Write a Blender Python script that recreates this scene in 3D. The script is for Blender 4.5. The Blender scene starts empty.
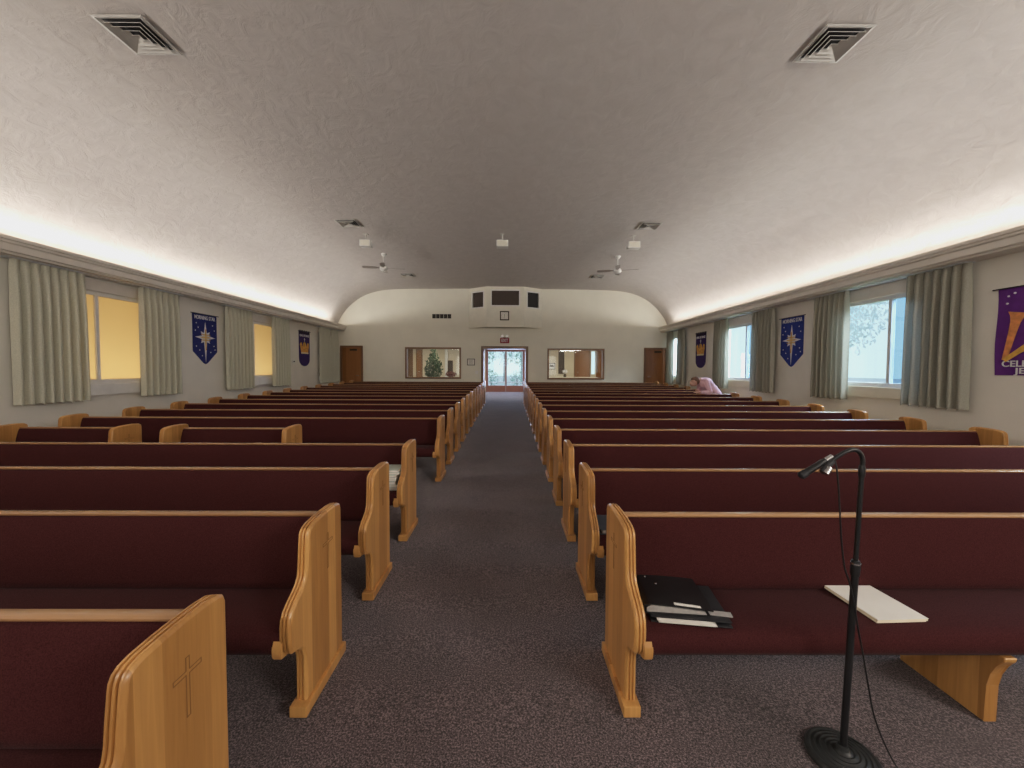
import bpy, bmesh, math, random
from mathutils import Vector, Matrix, Euler

random.seed(7)
scene = bpy.context.scene
COL = scene.collection
PI = math.pi
SLOPE = .02                      # the floor climbs gently towards the rear doors
def fz(y): return SLOPE * y

# ------------------------------------------------------------------ room numbers (metres)
XL, XR = -6.73, 6.20             # side walls
YF, YB = -5.0, 15.75             # front (behind the camera) and rear wall
YV = 20.5                        # outer wall of the vestibule
XC = (XL + XR) / 2

# ------------------------------------------------------------------ materials
def new_mat(name):
    m = bpy.data.materials.new(name); m.use_nodes = True
    nt = m.node_tree; nt.nodes.clear()
    out = nt.nodes.new('ShaderNodeOutputMaterial')
    return m, nt, out

class NT:
    def __init__(s, name):
        s.m, s.nt, s.out = new_mat(name)
    def n(s, t, **kw):
        nd = s.nt.nodes.new(t)
        for k, v in kw.items():
            if k.startswith('in_'):
                key = k[3:]
                key = int(key) if key.isdigit() else key.replace('_', ' ')
                nd.inputs[key].default_value = v
            else: setattr(nd, k, v)
        return nd
    def l(s, a, ao, b, bi): s.nt.links.new(a.outputs[ao], b.inputs[bi])
    def ramp(s, src, so, stops):
        r = s.n('ShaderNodeValToRGB')
        e = r.color_ramp.elements
        while len(e) < len(stops): e.new(.5)
        for el, (p, c) in zip(e, stops):
            el.position = p; el.color = (*c, 1)
        s.l(src, so, r, 0); return r

def plain(name, col, rough=.6, metal=0, spec=.4, noise=.06, nscale=6, bump=0, bscale=60, sheen=0):
    t = NT(name)
    b = t.n('ShaderNodeBsdfPrincipled')
    b.inputs['Roughness'].default_value = rough
    b.inputs['Metallic'].default_value = metal
    b.inputs['Specular IOR Level'].default_value = spec
    if sheen: b.inputs['Sheen Weight'].default_value = sheen; b.inputs['Sheen Roughness'].default_value = .4
    tc = t.n('ShaderNodeTexCoord')
    nz = t.n('ShaderNodeTexNoise'); nz.inputs['Scale'].default_value = nscale; nz.inputs['Detail'].default_value = 4
    t.l(tc, 'Object', nz, 'Vector')
    lo = tuple(max(0, c * (1 - noise)) for c in col); hi = tuple(min(1, c * (1 + noise)) for c in col)
    r = t.ramp(nz, 'Fac', [(.3, lo), (.7, hi)])
    t.l(r, 'Color', b, 'Base Color')
    if bump:
        n2 = t.n('ShaderNodeTexNoise'); n2.inputs['Scale'].default_value = bscale; n2.inputs['Detail'].default_value = 3
        t.l(tc, 'Object', n2, 'Vector')
        bp = t.n('ShaderNodeBump'); bp.inputs['Strength'].default_value = bump; bp.inputs['Distance'].default_value = .01
        t.l(n2, 'Fac', bp, 'Height'); t.l(bp, 'Normal', b, 'Normal')
    t.l(b, 0, t.out, 0)
    return t.m

def wood(name, dark, light, axis='Y', band=.085, rough=.33, grain=(60, 60, 3)):
    """glued oak boards: bands across one axis, fine grain along z"""
    t = NT(name)
    b = t.n('ShaderNodeBsdfPrincipled'); b.inputs['Roughness'].default_value = rough
    b.inputs['Specular IOR Level'].default_value = .5
    tc = t.n('ShaderNodeTexCoord'); oi = t.n('ShaderNodeObjectInfo')
    sp = t.n('ShaderNodeSeparateXYZ'); t.l(tc, 'Object', sp, 0)
    dv = t.n('ShaderNodeMath', operation='DIVIDE'); dv.inputs[1].default_value = band
    t.l(sp, axis, dv, 0)
    fl = t.n('ShaderNodeMath', operation='FLOOR'); t.l(dv, 0, fl, 0)
    ad = t.n('ShaderNodeMath', operation='MULTIPLY_ADD'); ad.inputs[1].default_value = 37.3
    t.l(oi, 'Random', ad, 0); t.l(fl, 0, ad, 2)
    wn = t.n('ShaderNodeTexWhiteNoise', noise_dimensions='1D'); t.l(ad, 0, wn, 'W')
    mp = t.n('ShaderNodeMapping'); mp.inputs['Scale'].default_value = grain
    t.l(tc, 'Object', mp, 0)
    of = t.n('ShaderNodeVectorMath', operation='ADD'); t.l(mp, 0, of, 0); t.l(wn, 'Color', of, 1)
    nz = t.n('ShaderNodeTexNoise'); nz.inputs['Scale'].default_value = 1; nz.inputs['Detail'].default_value = 5; nz.inputs['Distortion'].default_value = .6
    t.l(of, 0, nz, 'Vector')
    mx = t.n('ShaderNodeMath', operation='MULTIPLY_ADD'); mx.inputs[1].default_value = .5
    t.l(wn, 'Value', mx, 0)
    m2 = t.n('ShaderNodeMath', operation='MULTIPLY'); m2.inputs[1].default_value = .55; t.l(nz, 'Fac', m2, 0); t.l(m2, 0, mx, 2)
    r = t.ramp(mx, 0, [(.12, dark), (.85, light)])
    t.l(r, 'Color', b, 'Base Color')
    bp = t.n('ShaderNodeBump'); bp.inputs['Strength'].default_value = .08; bp.inputs['Distance'].default_value = .004
    t.l(nz, 'Fac', bp, 'Height'); t.l(bp, 'Normal', b, 'Normal')
    t.l(b, 0, t.out, 0)
    return t.m

M = {}
M['oak'] = wood('oak_boards', (.31, .135, .036), (.64, .335, .108))
M['oak_x'] = wood('oak_rail', (.28, .14, .06), (.46, .26, .125), axis='X', band=3.0, rough=.24, grain=(3, 70, 70))
M['oak_groove_shade'] = plain('oak_groove_shade', (.23, .115, .04), .6)
M['door_wood'] = wood('door_wood', (.20, .075, .022), (.34, .145, .045), axis='X', band=.4, grain=(22, 22, 1.5))
M['frame_wood'] = wood('frame_wood', (.15, .075, .035), (.25, .13, .06), axis='X', band=2, grain=(30, 30, 2))
M['red_wood'] = plain('red_stained_wood', (.36, .16, .12), .5)
M['white'] = plain('white_paint', (.80, .79, .76), .45)
M['white_metal'] = plain('white_metal', (.74, .76, .78), .35)
M['cream'] = plain('cream_paint', (.80, .77, .66), .7, noise=.03, bump=.05, bscale=120)
M['back_paint'] = plain('rear_wall_paint', (.81, .785, .675), .8, noise=.03, nscale=2, bump=.06, bscale=90)
M['side_paint'] = plain('side_wall_paint', (.78, .75, .68), .8, noise=.04, nscale=2, bump=.1, bscale=70)
M['warm_paint'] = plain('vestibule_paint', (.70, .62, .48), .8, noise=.03)
M['cornice'] = plain('cornice_paint', (.74, .69, .62), .55, noise=.04)
M['black'] = plain('black_plastic', (.012, .012, .013), .35, noise=.2)
M['black_matte'] = plain('black_matte', (.018, .018, .020), .6, noise=.3, nscale=20)
M['black_rubber'] = plain('dark_iron', (.028, .03, .03), .42, noise=.3, nscale=30)
M['chrome'] = plain('bright_metal', (.6, .6, .6), .25, metal=1)
M['bronze'] = plain('dark_bronze', (.06, .045, .03), .4, metal=.7)
M['dark'] = plain('dark_interior', (.03, .028, .03), .8)
M['booth_dark'] = plain('unlit_interior', (.075, .055, .045), .7)  # unlit space behind booth panes and vestibule opening put into the colour
M['paper'] = plain('paper', (.80, .77, .70), .8, noise=.03)
M['paper_cream'] = plain('cream_paper', (.84, .74, .56), .7, noise=.05)
M['paper_grey'] = plain('page_block', (.36, .34, .32), .8, noise=.1, nscale=60)
M['booklet'] = plain('pale_booklet', (.42, .47, .42), .7, noise=.1)
M['blue_vinyl'] = plain('blue_black_vinyl', (.055, .07, .09), .32, noise=.2, spec=.6)  # blue-black vinyl, lightened to carry its blue-grey sheen in the colour
M['navy'] = plain('navy_felt', (.018, .026, .16), .9, noise=.15, nscale=10)
M['royal'] = plain('royal_blue_felt', (.02, .04, .25), .9, noise=.15, nscale=10)
M['plum'] = plain('deep_purple_felt', (.045, .022, .13), .9, noise=.15, nscale=10)
M['purple'] = plain('purple_felt', (.125, .025, .22), .9, noise=.12, nscale=8)
M['felt_white'] = plain('white_felt', (.74, .73, .76), .9)
M['felt_cream'] = plain('cream_felt', (.72, .62, .42), .9)
M['felt_gold'] = plain('gold_felt', (.68, .38, .08), .85, noise=.25, nscale=14)
M['felt_orange'] = plain('orange_felt', (.70, .28, .10), .85, noise=.25, nscale=14)
M['felt_black'] = plain('black_felt', (.02, .015, .03), .9)
M['fabric_red'] = plain('exit_red', (.30, .015, .03), .5)
M['skin'] = plain('skin', (.58, .33, .25), .55)
M['hair'] = plain('brown_hair', (.12, .055, .03), .6, noise=.3, nscale=60)
M['pink'] = plain('pink_shirt', (.80, .50, .56), .8, noise=.08, nscale=9)
M['trousers'] = plain('grey_trousers', (.10, .10, .12), .85)
M['leaf_dark'] = plain('dark_leaves', (.035, .075, .035), .5, noise=.5, nscale=9)
M['flower'] = plain('dried_flowers', (.16, .05, .05), .8, noise=.4, nscale=30)
M['bark'] = plain('bark', (.12, .085, .06), .9)
M['bark_pale'] = plain('pale_bark', (.42, .42, .40), .9)
M['basket'] = plain('basket', (.30, .19, .09), .8, noise=.3, nscale=60)
M['grass'] = plain('lawn', (.10, .15, .05), .9, noise=.4, nscale=3)
M['concrete'] = plain('pale_concrete', (.62, .60, .56), .9, noise=.1)
M['vest_floor'] = plain('pale_tile', (.66, .56, .42), .5)

def carpet():
    t = NT('carpet')
    b = t.n('ShaderNodeBsdfPrincipled'); b.inputs['Roughness'].default_value = .95; b.inputs['Specular IOR Level'].default_value = .1
    b.inputs['Sheen Weight'].default_value = .25; b.inputs['Sheen Roughness'].default_value = .5
    tc = t.n('ShaderNodeTexCoord')
    nz = t.n('ShaderNodeTexNoise'); nz.inputs['Scale'].default_value = 125; nz.inputs['Detail'].default_value = 3; nz.inputs['Roughness'].default_value = .8
    t.l(tc, 'Object', nz, 'Vector')
    r = t.ramp(nz, 'Fac', [(.37, (.016, .011, .012)), (.5, (.080, .058, .060)), (.62, (.27, .205, .212))])
    n2 = t.n('ShaderNodeTexNoise'); n2.inputs['Scale'].default_value = 2.2; n2.inputs['Detail'].default_value = 3
    t.l(tc, 'Object', n2, 'Vector')
    r2 = t.ramp(n2, 'Fac', [(.3, (.82, .82, .82)), (.7, (1.1, 1.08, 1.1))])
    mx = t.n('ShaderNodeMix', data_type='RGBA', blend_type='MULTIPLY'); mx.inputs[0].default_value = 1
    t.l(r, 'Color', mx, 6); t.l(r2, 'Color', mx, 7); t.l(mx, 2, b, 'Base Color')
    bp = t.n('ShaderNodeBump'); bp.inputs['Strength'].default_value = .6; bp.inputs['Distance'].default_value = .01
    t.l(nz, 'Fac', bp, 'Height'); t.l(bp, 'Normal', b, 'Normal')
    t.l(b, 0, t.out, 0); return t.m
M['carpet'] = carpet()

def ceiling_mat():
    t = NT('ceiling_plaster')
    b = t.n('ShaderNodeBsdfPrincipled'); b.inputs['Roughness'].default_value = 1; b.inputs['Specular IOR Level'].default_value = .045
    tc = t.n('ShaderNodeTexCoord')
    mp = t.n('ShaderNodeMapping'); mp.inputs['Scale'].default_value = (1, .8, 1); t.l(tc, 'Object', mp, 0)
    n1 = t.n('ShaderNodeTexNoise'); n1.inputs['Scale'].default_value = 5.5; n1.inputs['Detail'].default_value = 6; n1.inputs['Roughness'].default_value = .62; n1.inputs['Distortion'].default_value = .8
    t.l(mp, 0, n1, 'Vector')
    r = t.ramp(n1, 'Fac', [(.25, (.575, .535, .505)), (.75, (.65, .61, .58))])
    t.l(r, 'Color', b, 'Base Color')
    bp = t.n('ShaderNodeBump'); bp.inputs['Strength'].default_value = .75; bp.inputs['Distance'].default_value = .016
    t.l(n1, 'Fac', bp, 'Height'); t.l(bp, 'Normal', b, 'Normal')
    t.l(b, 0, t.out, 0); return t.m
M['ceiling'] = ceiling_mat()

def fabric(name, col, hi):
    t = NT(name)
    b = t.n('ShaderNodeBsdfPrincipled'); b.inputs['Roughness'].default_value = 1; b.inputs['Specular IOR Level'].default_value = .04
    b.inputs['Sheen Weight'].default_value = .05; b.inputs['Sheen Roughness'].default_value = .4
    b.inputs['Sheen Tint'].default_value = (1, .82, .85, 1)
    tc = t.n('ShaderNodeTexCoord')
    nz = t.n('ShaderNodeTexNoise'); nz.inputs['Scale'].default_value = 240; nz.inputs['Detail'].default_value = 2
    t.l(tc, 'Object', nz, 'Vector')
    r = t.ramp(nz, 'Fac', [(.35, col), (.65, hi)]); t.l(r, 'Color', b, 'Base Color')
    bp = t.n('ShaderNodeBump'); bp.inputs['Strength'].default_value = .25; bp.inputs['Distance'].default_value = .003
    t.l(nz, 'Fac', bp, 'Height'); t.l(bp, 'Normal', b, 'Normal')
    t.l(b, 0, t.out, 0); return t.m
M['burgundy'] = fabric('burgundy_upholstery', (.035, .0098, .0098), (.062, .0180, .0182))

def curtain_mat(name, col, trans):
    t = NT(name)
    tc = t.n('ShaderNodeTexCoord')
    nz = t.n('ShaderNodeTexNoise'); nz.inputs['Scale'].default_value = 90; nz.inputs['Detail'].default_value = 2
    t.l(tc, 'Object', nz, 'Vector')
    r = t.ramp(nz, 'Fac', [(.3, tuple(c * .88 for c in col)), (.7, tuple(c * 1.08 for c in col))])
    d = t.n('ShaderNodeBsdfDiffuse'); tr = t.n('ShaderNodeBsdfTranslucent')
    t.l(r, 'Color', d, 'Color'); t.l(r, 'Color', tr, 'Color')
    mx = t.n('ShaderNodeMixShader'); mx.inputs[0].default_value = trans
    t.l(d, 0, mx, 1); t.l(tr, 0, mx, 2); t.l(mx, 0, t.out, 0); return t.m
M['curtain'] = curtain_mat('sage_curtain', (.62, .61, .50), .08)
M['curtain_shaded'] = curtain_mat('sage_curtain_shaded', (.37, .36, .30), .10)  # same cloth darkened: shade of the daylit wall put into its colour
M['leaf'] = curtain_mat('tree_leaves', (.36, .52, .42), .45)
M['leaf_glare'] = curtain_mat('hazy_leaves', (.86, .93, .95), .5)  # outdoor haze and glare put into a near-white leaf colour

def clear_glass(name, tint=(.93, .97, .98), gloss=.06):
    t = NT(name)
    tr = t.n('ShaderNodeBsdfTransparent'); tr.inputs[0].default_value = (*tint, 1)
    gl = t.n('ShaderNodeBsdfGlossy'); gl.inputs['Roughness'].default_value = .03
    mx = t.n('ShaderNodeMixShader'); mx.inputs[0].default_value = gloss
    t.l(tr, 0, mx, 1); t.l(gl, 0, mx, 2); t.l(mx, 0, t.out, 0); return t.m
M['glass'] = clear_glass('clear_glass')
M['glass_screen'] = clear_glass('screened_glass', (.60, .72, .84), .05)
M['smoked'] = clear_glass('smoked_glass', (.30, .27, .25), .12)

def amber():
    t = NT('amber_obscure_glass')
    tr = t.n('ShaderNodeBsdfTranslucent'); tr.inputs[0].default_value = (.92, .80, .58, 1)
    gl = t.n('ShaderNodeBsdfPrincipled'); gl.inputs['Base Color'].default_value = (.55, .36, .12, 1); gl.inputs['Roughness'].default_value = .35
    tc = t.n('ShaderNodeTexCoord'); nz = t.n('ShaderNodeTexNoise'); nz.inputs['Scale'].default_value = 45
    t.l(tc, 'Object', nz, 'Vector')
    bp = t.n('ShaderNodeBump'); bp.inputs['Strength'].default_value = .3; t.l(nz, 'Fac', bp, 'Height'); t.l(bp, 'Normal', gl, 'Normal')
    mx = t.n('ShaderNodeMixShader'); mx.inputs[0].default_value = .3
    t.l(tr, 0, mx, 1); t.l(gl, 0, mx, 2); t.l(mx, 0, t.out, 0); return t.m
M['amber'] = amber()

# ------------------------------------------------------------------ mesh helpers
def link(o, parent=None):
    COL.objects.link(o)
    if parent is not None: o.parent = parent
    return o

def smooth(me, ang=35):
    me.polygons.foreach_set('use_smooth', [True] * len(me.polygons))
    me.set_sharp_from_angle(angle=math.radians(ang))

def mesh_from(bm, name, mat, sm=None):
    bmesh.ops.recalc_face_normals(bm, faces=bm.faces)
    me = bpy.data.meshes.new(name); bm.to_mesh(me); bm.free()
    for m in (mat if isinstance(mat, (list, tuple)) else [mat]): me.materials.append(m)
    if sm: smooth(me, sm)
    return me

def obj(name, bm, mat, parent=None, sm=None):
    me = bm if isinstance(bm, bpy.types.Mesh) else mesh_from(bm, name, mat, sm)
    return link(bpy.data.objects.new(name, me), parent)

def tag(o, label=None, cat=None, group=None, kind=None):
    if label: o['label'] = label
    if cat: o['category'] = cat
    if group: o['group'] = group
    if kind: o['kind'] = kind
    return o

def empty(name, loc=(0, 0, 0), rz=0, label=None, cat=None, group=None):
    e = bpy.data.objects.new(name, None); e.empty_display_size = .1
    e.location = loc; e.rotation_euler = (0, 0, rz); link(e)
    return tag(e, label, cat, group)

def struct(name, bm, mat, parent=None, sm=None):
    o = obj(name, bm, mat, parent, sm)
    if parent is None: o['kind'] = 'structure'
    return o

def box(bm, x0, x1, y0, y1, z0, z1, bev=0):
    vs = [bm.verts.new((x, y, z)) for z in (z0, z1) for y in (y0, y1) for x in (x0, x1)]
    fs = []
    for idx in ((0, 2, 3, 1), (4, 5, 7, 6), (0, 1, 5, 4), (2, 6, 7, 3), (0, 4, 6, 2), (1, 3, 7, 5)):
        fs.append(bm.faces.new([vs[i] for i in idx]))
    if bev:
        es = {e for f in fs for e in f.edges}
        bmesh.ops.bevel(bm, geom=list(es), offset=bev, segments=2, affect='EDGES', profile=.6)
    return bm

def bx(*a, bev=0):
    return box(bmesh.new(), *a, bev=bev)

def prism(bm, pts, axis, a0, a1):
    """extrude closed 2-D outline along an axis ('x': pts=(y,z), 'y': pts=(x,z), 'z': pts=(x,y))"""
    def P(p, a):
        return {'x': (a, p[0], p[1]), 'y': (p[0], a, p[1]), 'z': (p[0], p[1], a)}[axis]
    A = [bm.verts.new(P(p, a0)) for p in pts]; B = [bm.verts.new(P(p, a1)) for p in pts]
    n = len(pts)
    for i in range(n): bm.faces.new((A[i], A[(i + 1) % n], B[(i + 1) % n], B[i]))
    bm.faces.new(A); bm.faces.new(B[::-1])
    return bm

def catmull(pts, seg=5, closed=False):
    out = []; n = len(pts)
    rng = range(n) if closed else range(n - 1)
    for i in rng:
        g = (lambda k: pts[k % n]) if closed else (lambda k: pts[min(max(k, 0), n - 1)])
        p0, p1, p2, p3 = g(i - 1), g(i), g(i + 1), g(i + 2)
        for s in range(seg):
            t = s / seg
            out.append(tuple(.5 * (2 * b + (c - a) * t + (2 * a - 5 * b + 4 * c - d) * t * t + (3 * b - a - 3 * c + d) * t ** 3)
                             for a, b, c, d in zip(p0, p1, p2, p3)))
    if not closed: out.append(tuple(pts[-1]))
    return out

def lathe(bm, prof, seg=24, center=(0, 0, 0)):
    rings = []
    for r, z in prof:
        rings.append([bm.verts.new((center[0] + r * math.cos(2 * PI * k / seg), center[1] + r * math.sin(2 * PI * k / seg), center[2] + z)) for k in range(seg)])
    for a, b in zip(rings, rings[1:]):
        for k in range(seg): bm.faces.new((a[k], a[(k + 1) % seg], b[(k + 1) % seg], b[k]))
    bm.faces.new(rings[0][::-1]); bm.faces.new(rings[-1])
    return bm

def tube(bm, pts, rad, seg=10):
    pts = [Vector(p) for p in pts]
    rads = rad if isinstance(rad, (list, tuple)) else [rad] * len(pts)
    rings = []; prev = None
    for i, p in enumerate(pts):
        d = (pts[min(i + 1, len(pts) - 1)] - pts[max(i - 1, 0)]).normalized()
        if prev is None:
            u = d.orthogonal().normalized()
        else:
            u = (prev - d * prev.dot(d)).normalized()
        prev = u; v = d.cross(u)
        rings.append([bm.verts.new(p + (u * math.cos(2 * PI * k / seg) + v * math.sin(2 * PI * k / seg)) * rads[i]) for k in range(seg)])
    for a, b in zip(rings, rings[1:]):
        for k in range(seg): bm.faces.new((a[k], a[(k + 1) % seg], b[(k + 1) % seg], b[k]))
    bm.faces.new(rings[0][::-1]); bm.faces.new(rings[-1])
    return bm

def grid_wall(bm, u0, u1, v0, v1, holes, P, thick):
    """rectangular slab with rectangular holes; P(u, v, w) -> xyz, w in [0, thick]"""
    us = sorted({u0, u1, *[h[0] for h in holes], *[h[1] for h in holes]})
    vs = sorted({v0, v1, *[h[2] for h in holes], *[h[3] for h in holes]})
    us = [u for u in us if u0 <= u <= u1]; vs = [v for v in vs if v0 <= v <= v1]
    cache = {}
    def V(u, v, w):
        k = (round(u, 5), round(v, 5), w)
        if k not in cache: cache[k] = bm.verts.new(P(u, v, w))
        return cache[k]
    solid = lambda i, j: 0 <= i < len(us) - 1 and 0 <= j < len(vs) - 1 and not any(
        h[0] - 1e-6 <= us[i] and us[i + 1] <= h[1] + 1e-6 and h[2] - 1e-6 <= vs[j] and vs[j + 1] <= h[3] + 1e-6 for h in holes)
    for i in range(len(us) - 1):
        for j in range(len(vs) - 1):
            if not solid(i, j): continue
            a, b, c, d = us[i], us[i + 1], vs[j], vs[j + 1]
            bm.faces.new((V(a, c, 0), V(b, c, 0), V(b, d, 0), V(a, d, 0)))
            bm.faces.new((V(a, c, thick), V(a, d, thick), V(b, d, thick), V(b, c, thick)))
            for (di, dj, e) in ((-1, 0, ((a, c), (a, d))), (1, 0, ((b, c), (b, d))), (0, -1, ((a, c), (b, c))), (0, 1, ((a, d), (b, d)))):
                if not solid(i + di, j + dj):
                    (p, q), (r, s) = e
                    bm.faces.new((V(p, q, 0), V(r, s, 0), V(r, s, thick), V(p, q, thick)))
    return bm

def text_mesh(txt, size, extrude=.002, spacing=1.0):
    cu = bpy.data.curves.new('lettering', 'FONT'); cu.body = txt; cu.size = size; cu.extrude = extrude
    cu.align_x = 'CENTER'; cu.align_y = 'CENTER'; cu.space_character = spacing; cu.offset = size * .018
    o = bpy.data.objects.new('lettering', cu); COL.objects.link(o)
    dg = bpy.context.evaluated_depsgraph_get(); dg.update()
    me = bpy.data.meshes.new_from_object(o.evaluated_get(dg))
    bpy.data.objects.remove(o); bpy.data.curves.remove(cu)
    return me

def lettering(txt, size, loc, rot, mat, parent, width=None, name='lettering'):
    me = text_mesh(txt, size); me.name = 'lettering'
    me.materials.clear(); me.materials.append(mat)
    o = bpy.data.objects.new(name, me); link(o, parent)
    o.location = loc; o.rotation_euler = rot
    if width:
        xs = [v.co.x for v in me.vertices]; w = max(xs) - min(xs)
        for v in me.vertices: v.co.x *= width / w
    return o

def area(name, loc, rot, sx, sy, power, col=(1, 1, 1), spread=PI):
    L = bpy.data.lights.new(name, 'AREA'); L.shape = 'RECTANGLE'; L.size = sx; L.size_y = sy
    L.energy = power; L.color = col; L.spread = spread
    o = bpy.data.objects.new(name, L); link(o); o.location = loc; o.rotation_euler = rot
    return o

# ------------------------------------------------------------------ room shell
bm = bmesh.new()
y0, y1 = YF - .2, 24.0
nx, ny = 2, 12
prism(bm, [(y0, fz(y0)), (21.0, fz(21.0)), (21.0, fz(21) - .25), (y0, fz(y0) - .25)], 'x', XL - .3, XR + .3)
struct('floor', bm, M['carpet'])

# side walls with window openings (centre y of each window, opening +-.85)
WIN_C = [2.75, 6.75, 10.75, 14.75]
WZ0, WZ1 = 1.33, 2.82
WIN_H = {14.75: .52}
holes_L = [(c - WIN_H.get(c, .80), c + WIN_H.get(c, .80), WZ0, WZ1) for c in WIN_C]
bm = grid_wall(bmesh.new(), YF - .2, YV + .2, -.4, 3.32, holes_L, lambda u, v, w: (XL - w, u, v), .18)
struct('wall_left', bm, M['side_paint'])
bm = grid_wall(bmesh.new(), YF - .2, YV + .2, -.4, 3.32, holes_L, lambda u, v, w: (XR + w, u, v), .18)
struct('wall_right', bm, M['side_paint'])
struct('wall_front', bx(XL - .2, XR + .2, YF - .2, YF, -.4, 5.0), M['back_paint'])

# rear wall with doorway and two interior windows
DO = (-1.06, .67, .0, 2.40)           # doorway opening x0 x1 z0 z1
WLo = (-4.05, -1.95, 1.21, 2.39)
WRo = (1.53, 3.68, 1.20, 2.37)
bm = grid_wall(bmesh.new(), XL - .2, XR + .2, -.1, 5.0, [(DO[0], DO[1], -.1, DO[3]), WLo, WRo], lambda u, v, w: (u, YB + w, v), .15)
struct('wall_back', bm, M['back_paint'])

# vaulted ceiling
half = [(6.475, 3.18), (6.45, 3.32), (6.37, 3.52), (6.20, 3.78), (5.93, 4.08), (5.55, 4.36), (5.12, 4.545), (4.7, 4.64), (4.2, 4.683), (3.3, 4.707), (1.6, 4.72), (0, 4.722)]
prof = catmull(half, 4)
full = [(XC - w, z) for w, z in prof] + [(XC + w, z) for w, z in prof[::-1][1:]]
bm = bmesh.new()
ysec = [YF - .1, 0, 5, 10, YB + .05]
inner = [[bm.verts.new((x, y, z)) for x, z in full] for y in ysec]
for a, b in zip(inner, inner[1:]):
    for k in range(len(full) - 1): bm.faces.new((a[k], a[k + 1], b[k + 1], b[k]))
struct('ceiling', bm, M['ceiling'], sm=60)

# cornice with light trough
def cornice(name, sx, xw):
    p = [(0, 3.055), (.27, 3.055), (.27, 3.085), (.31, 3.085), (.315, 3.10), (.315, 3.175), (.335, 3.19), (.335, 3.215), (.355, 3.225), (.355, 3.268), (.325, 3.268), (.295, 3.11), (0, 3.11)]
    bm = prism(bmesh.new(), [(xw + sx * a, z) for a, z in p], 'y', YF + .01, YB - .004)
    struct(name, bm, M['cornice'])
cornice('trim_1', 1, XL); cornice('trim_2', -1, XR)

# ------------------------------------------------------------------ windows
def side_window(n, xw, sx, yc, kind, mull):
    """sx=+1: wall on the camera's left (room towards +x)."""
    root = bpy.data.objects.new('window_%d' % n, None); link(root); root['kind'] = 'structure'
    root.location = (xw, yc, 0)
    def B(a0, a1, y0, y1, z0, z1, bev=.004):
        q = sorted((sx * a0, sx * a1)); return bx(q[0], q[1], y0, y1, z0, z1, bev=bev)
    fm = M['white'] if kind != 'clear' else M['white_metal']
    h = WIN_H.get(yc, .80)
    bm = bmesh.new()
    for a in ((-h, -h + .055, WZ0, WZ1), (h - .055, h, WZ0, WZ1), (-h + .055, h - .055, WZ1 - .055, WZ1), (-h + .055, h - .055, WZ0, WZ0 + .065)):
        q = sorted((sx * -.10, sx * -.01)); box(bm, q[0], q[1], *a, bev=.004)
    obj('window_frame', bm, fm, root)
    obj('mullion', B(-.085, -.015, mull - .028, mull + .028, WZ0 + .06, WZ1 - .05), fm, root)
    g1 = M['amber'] if kind == 'amber' else (M['smoked'] if kind == 'dark' else M['glass'])
    g2 = g1 if kind != 'clear' else M['glass_screen']
    obj('pane', B(-.062, -.056, mull + .02, h - .05, WZ0 + .05, WZ1 - .04, 0), g1, root)
    obj('pane', B(-.050, -.044, -h + .05, mull - .02, WZ0 + .05, WZ1 - .04, 0), g2, root)
    obj('window_sill', B(-.02, .045, -h - .06, h + .06, 1.145, 1.325), M['white'] if kind != 'clear' else M['cream'], root)
    obj('header_board', B(-.02, .03, -h - .10, h + .10, 2.83, 3.0), M['cornice'], root)
kinds_L = ['amber', 'amber', 'amber', 'dark']
for i, c in enumerate(WIN_C):
    side_window(i + 1, XL, 1, c, kinds_L[i], -.13)
    side_window(i + 5, XR, -1, c, 'clear', -.21 if i == 1 else -.24)

# curtains
def curtain_mesh(y0, y1, z0, z1, amp, folds, seed, flare=.015, sgn=1):
    r = random.Random(seed); bm = bmesh.new()
    nu, nv = folds * 10, 14
    ph = [r.uniform(-.5, .5) for _ in range(folds + 2)]
    am = [r.uniform(.7, 1.25) for _ in range(folds + 2)]
    rows = []
    for j in range(nv + 1):
        t = j / nv; z = z1 - (z1 - z0) * t
        row = []
        for i in range(nu + 1):
            s = i / nu; k = s * folds; a = int(min(k, folds - 1)); f = k - a
            ampk = amp * ((1 - f) * am[a] + f * am[a + 1]) * (.45 + .55 * min(1, t * 3)) * (1 if t > .03 else .7)
            ang = 2 * PI * k + (ph[a] * (1 - f) + ph[a + 1] * f) * (.3 + t)
            off = sgn * ampk * (2.3 * abs(math.sin(ang / 2)) ** .8 - 1.3)
            yy = y0 + (y1 - y0) * s + (s - .5) * flare * t * 2 + .25 * ampk * math.cos(ang)
            pinch = .012 * math.exp(-((t - .05) / .03) ** 2)
            row.append(bm.verts.new((off - pinch, yy, z + (.012 * math.sin(ang) if j == nv else 0))))
        rows.append(row)
    for a, b in zip(rows, rows[1:]):
        for i in range(nu): bm.faces.new((a[i], a[i + 1], b[i + 1], b[i]))
    return bm
CUR_L = [(5.38, 6.33), (7.22, 8.11), (9.40, 10.38), (11.22, 12.10), (14.02, 14.80), (14.93, 15.50)]
CUR_R = [(5.28, 6.15), (7.19, 8.00), (9.19, 10.06), (11.18, 11.91), (13.93, 14.46), (14.90, 15.46)]
where_w = ['first', 'first', 'second', 'second', 'rearmost', 'rearmost']
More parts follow.
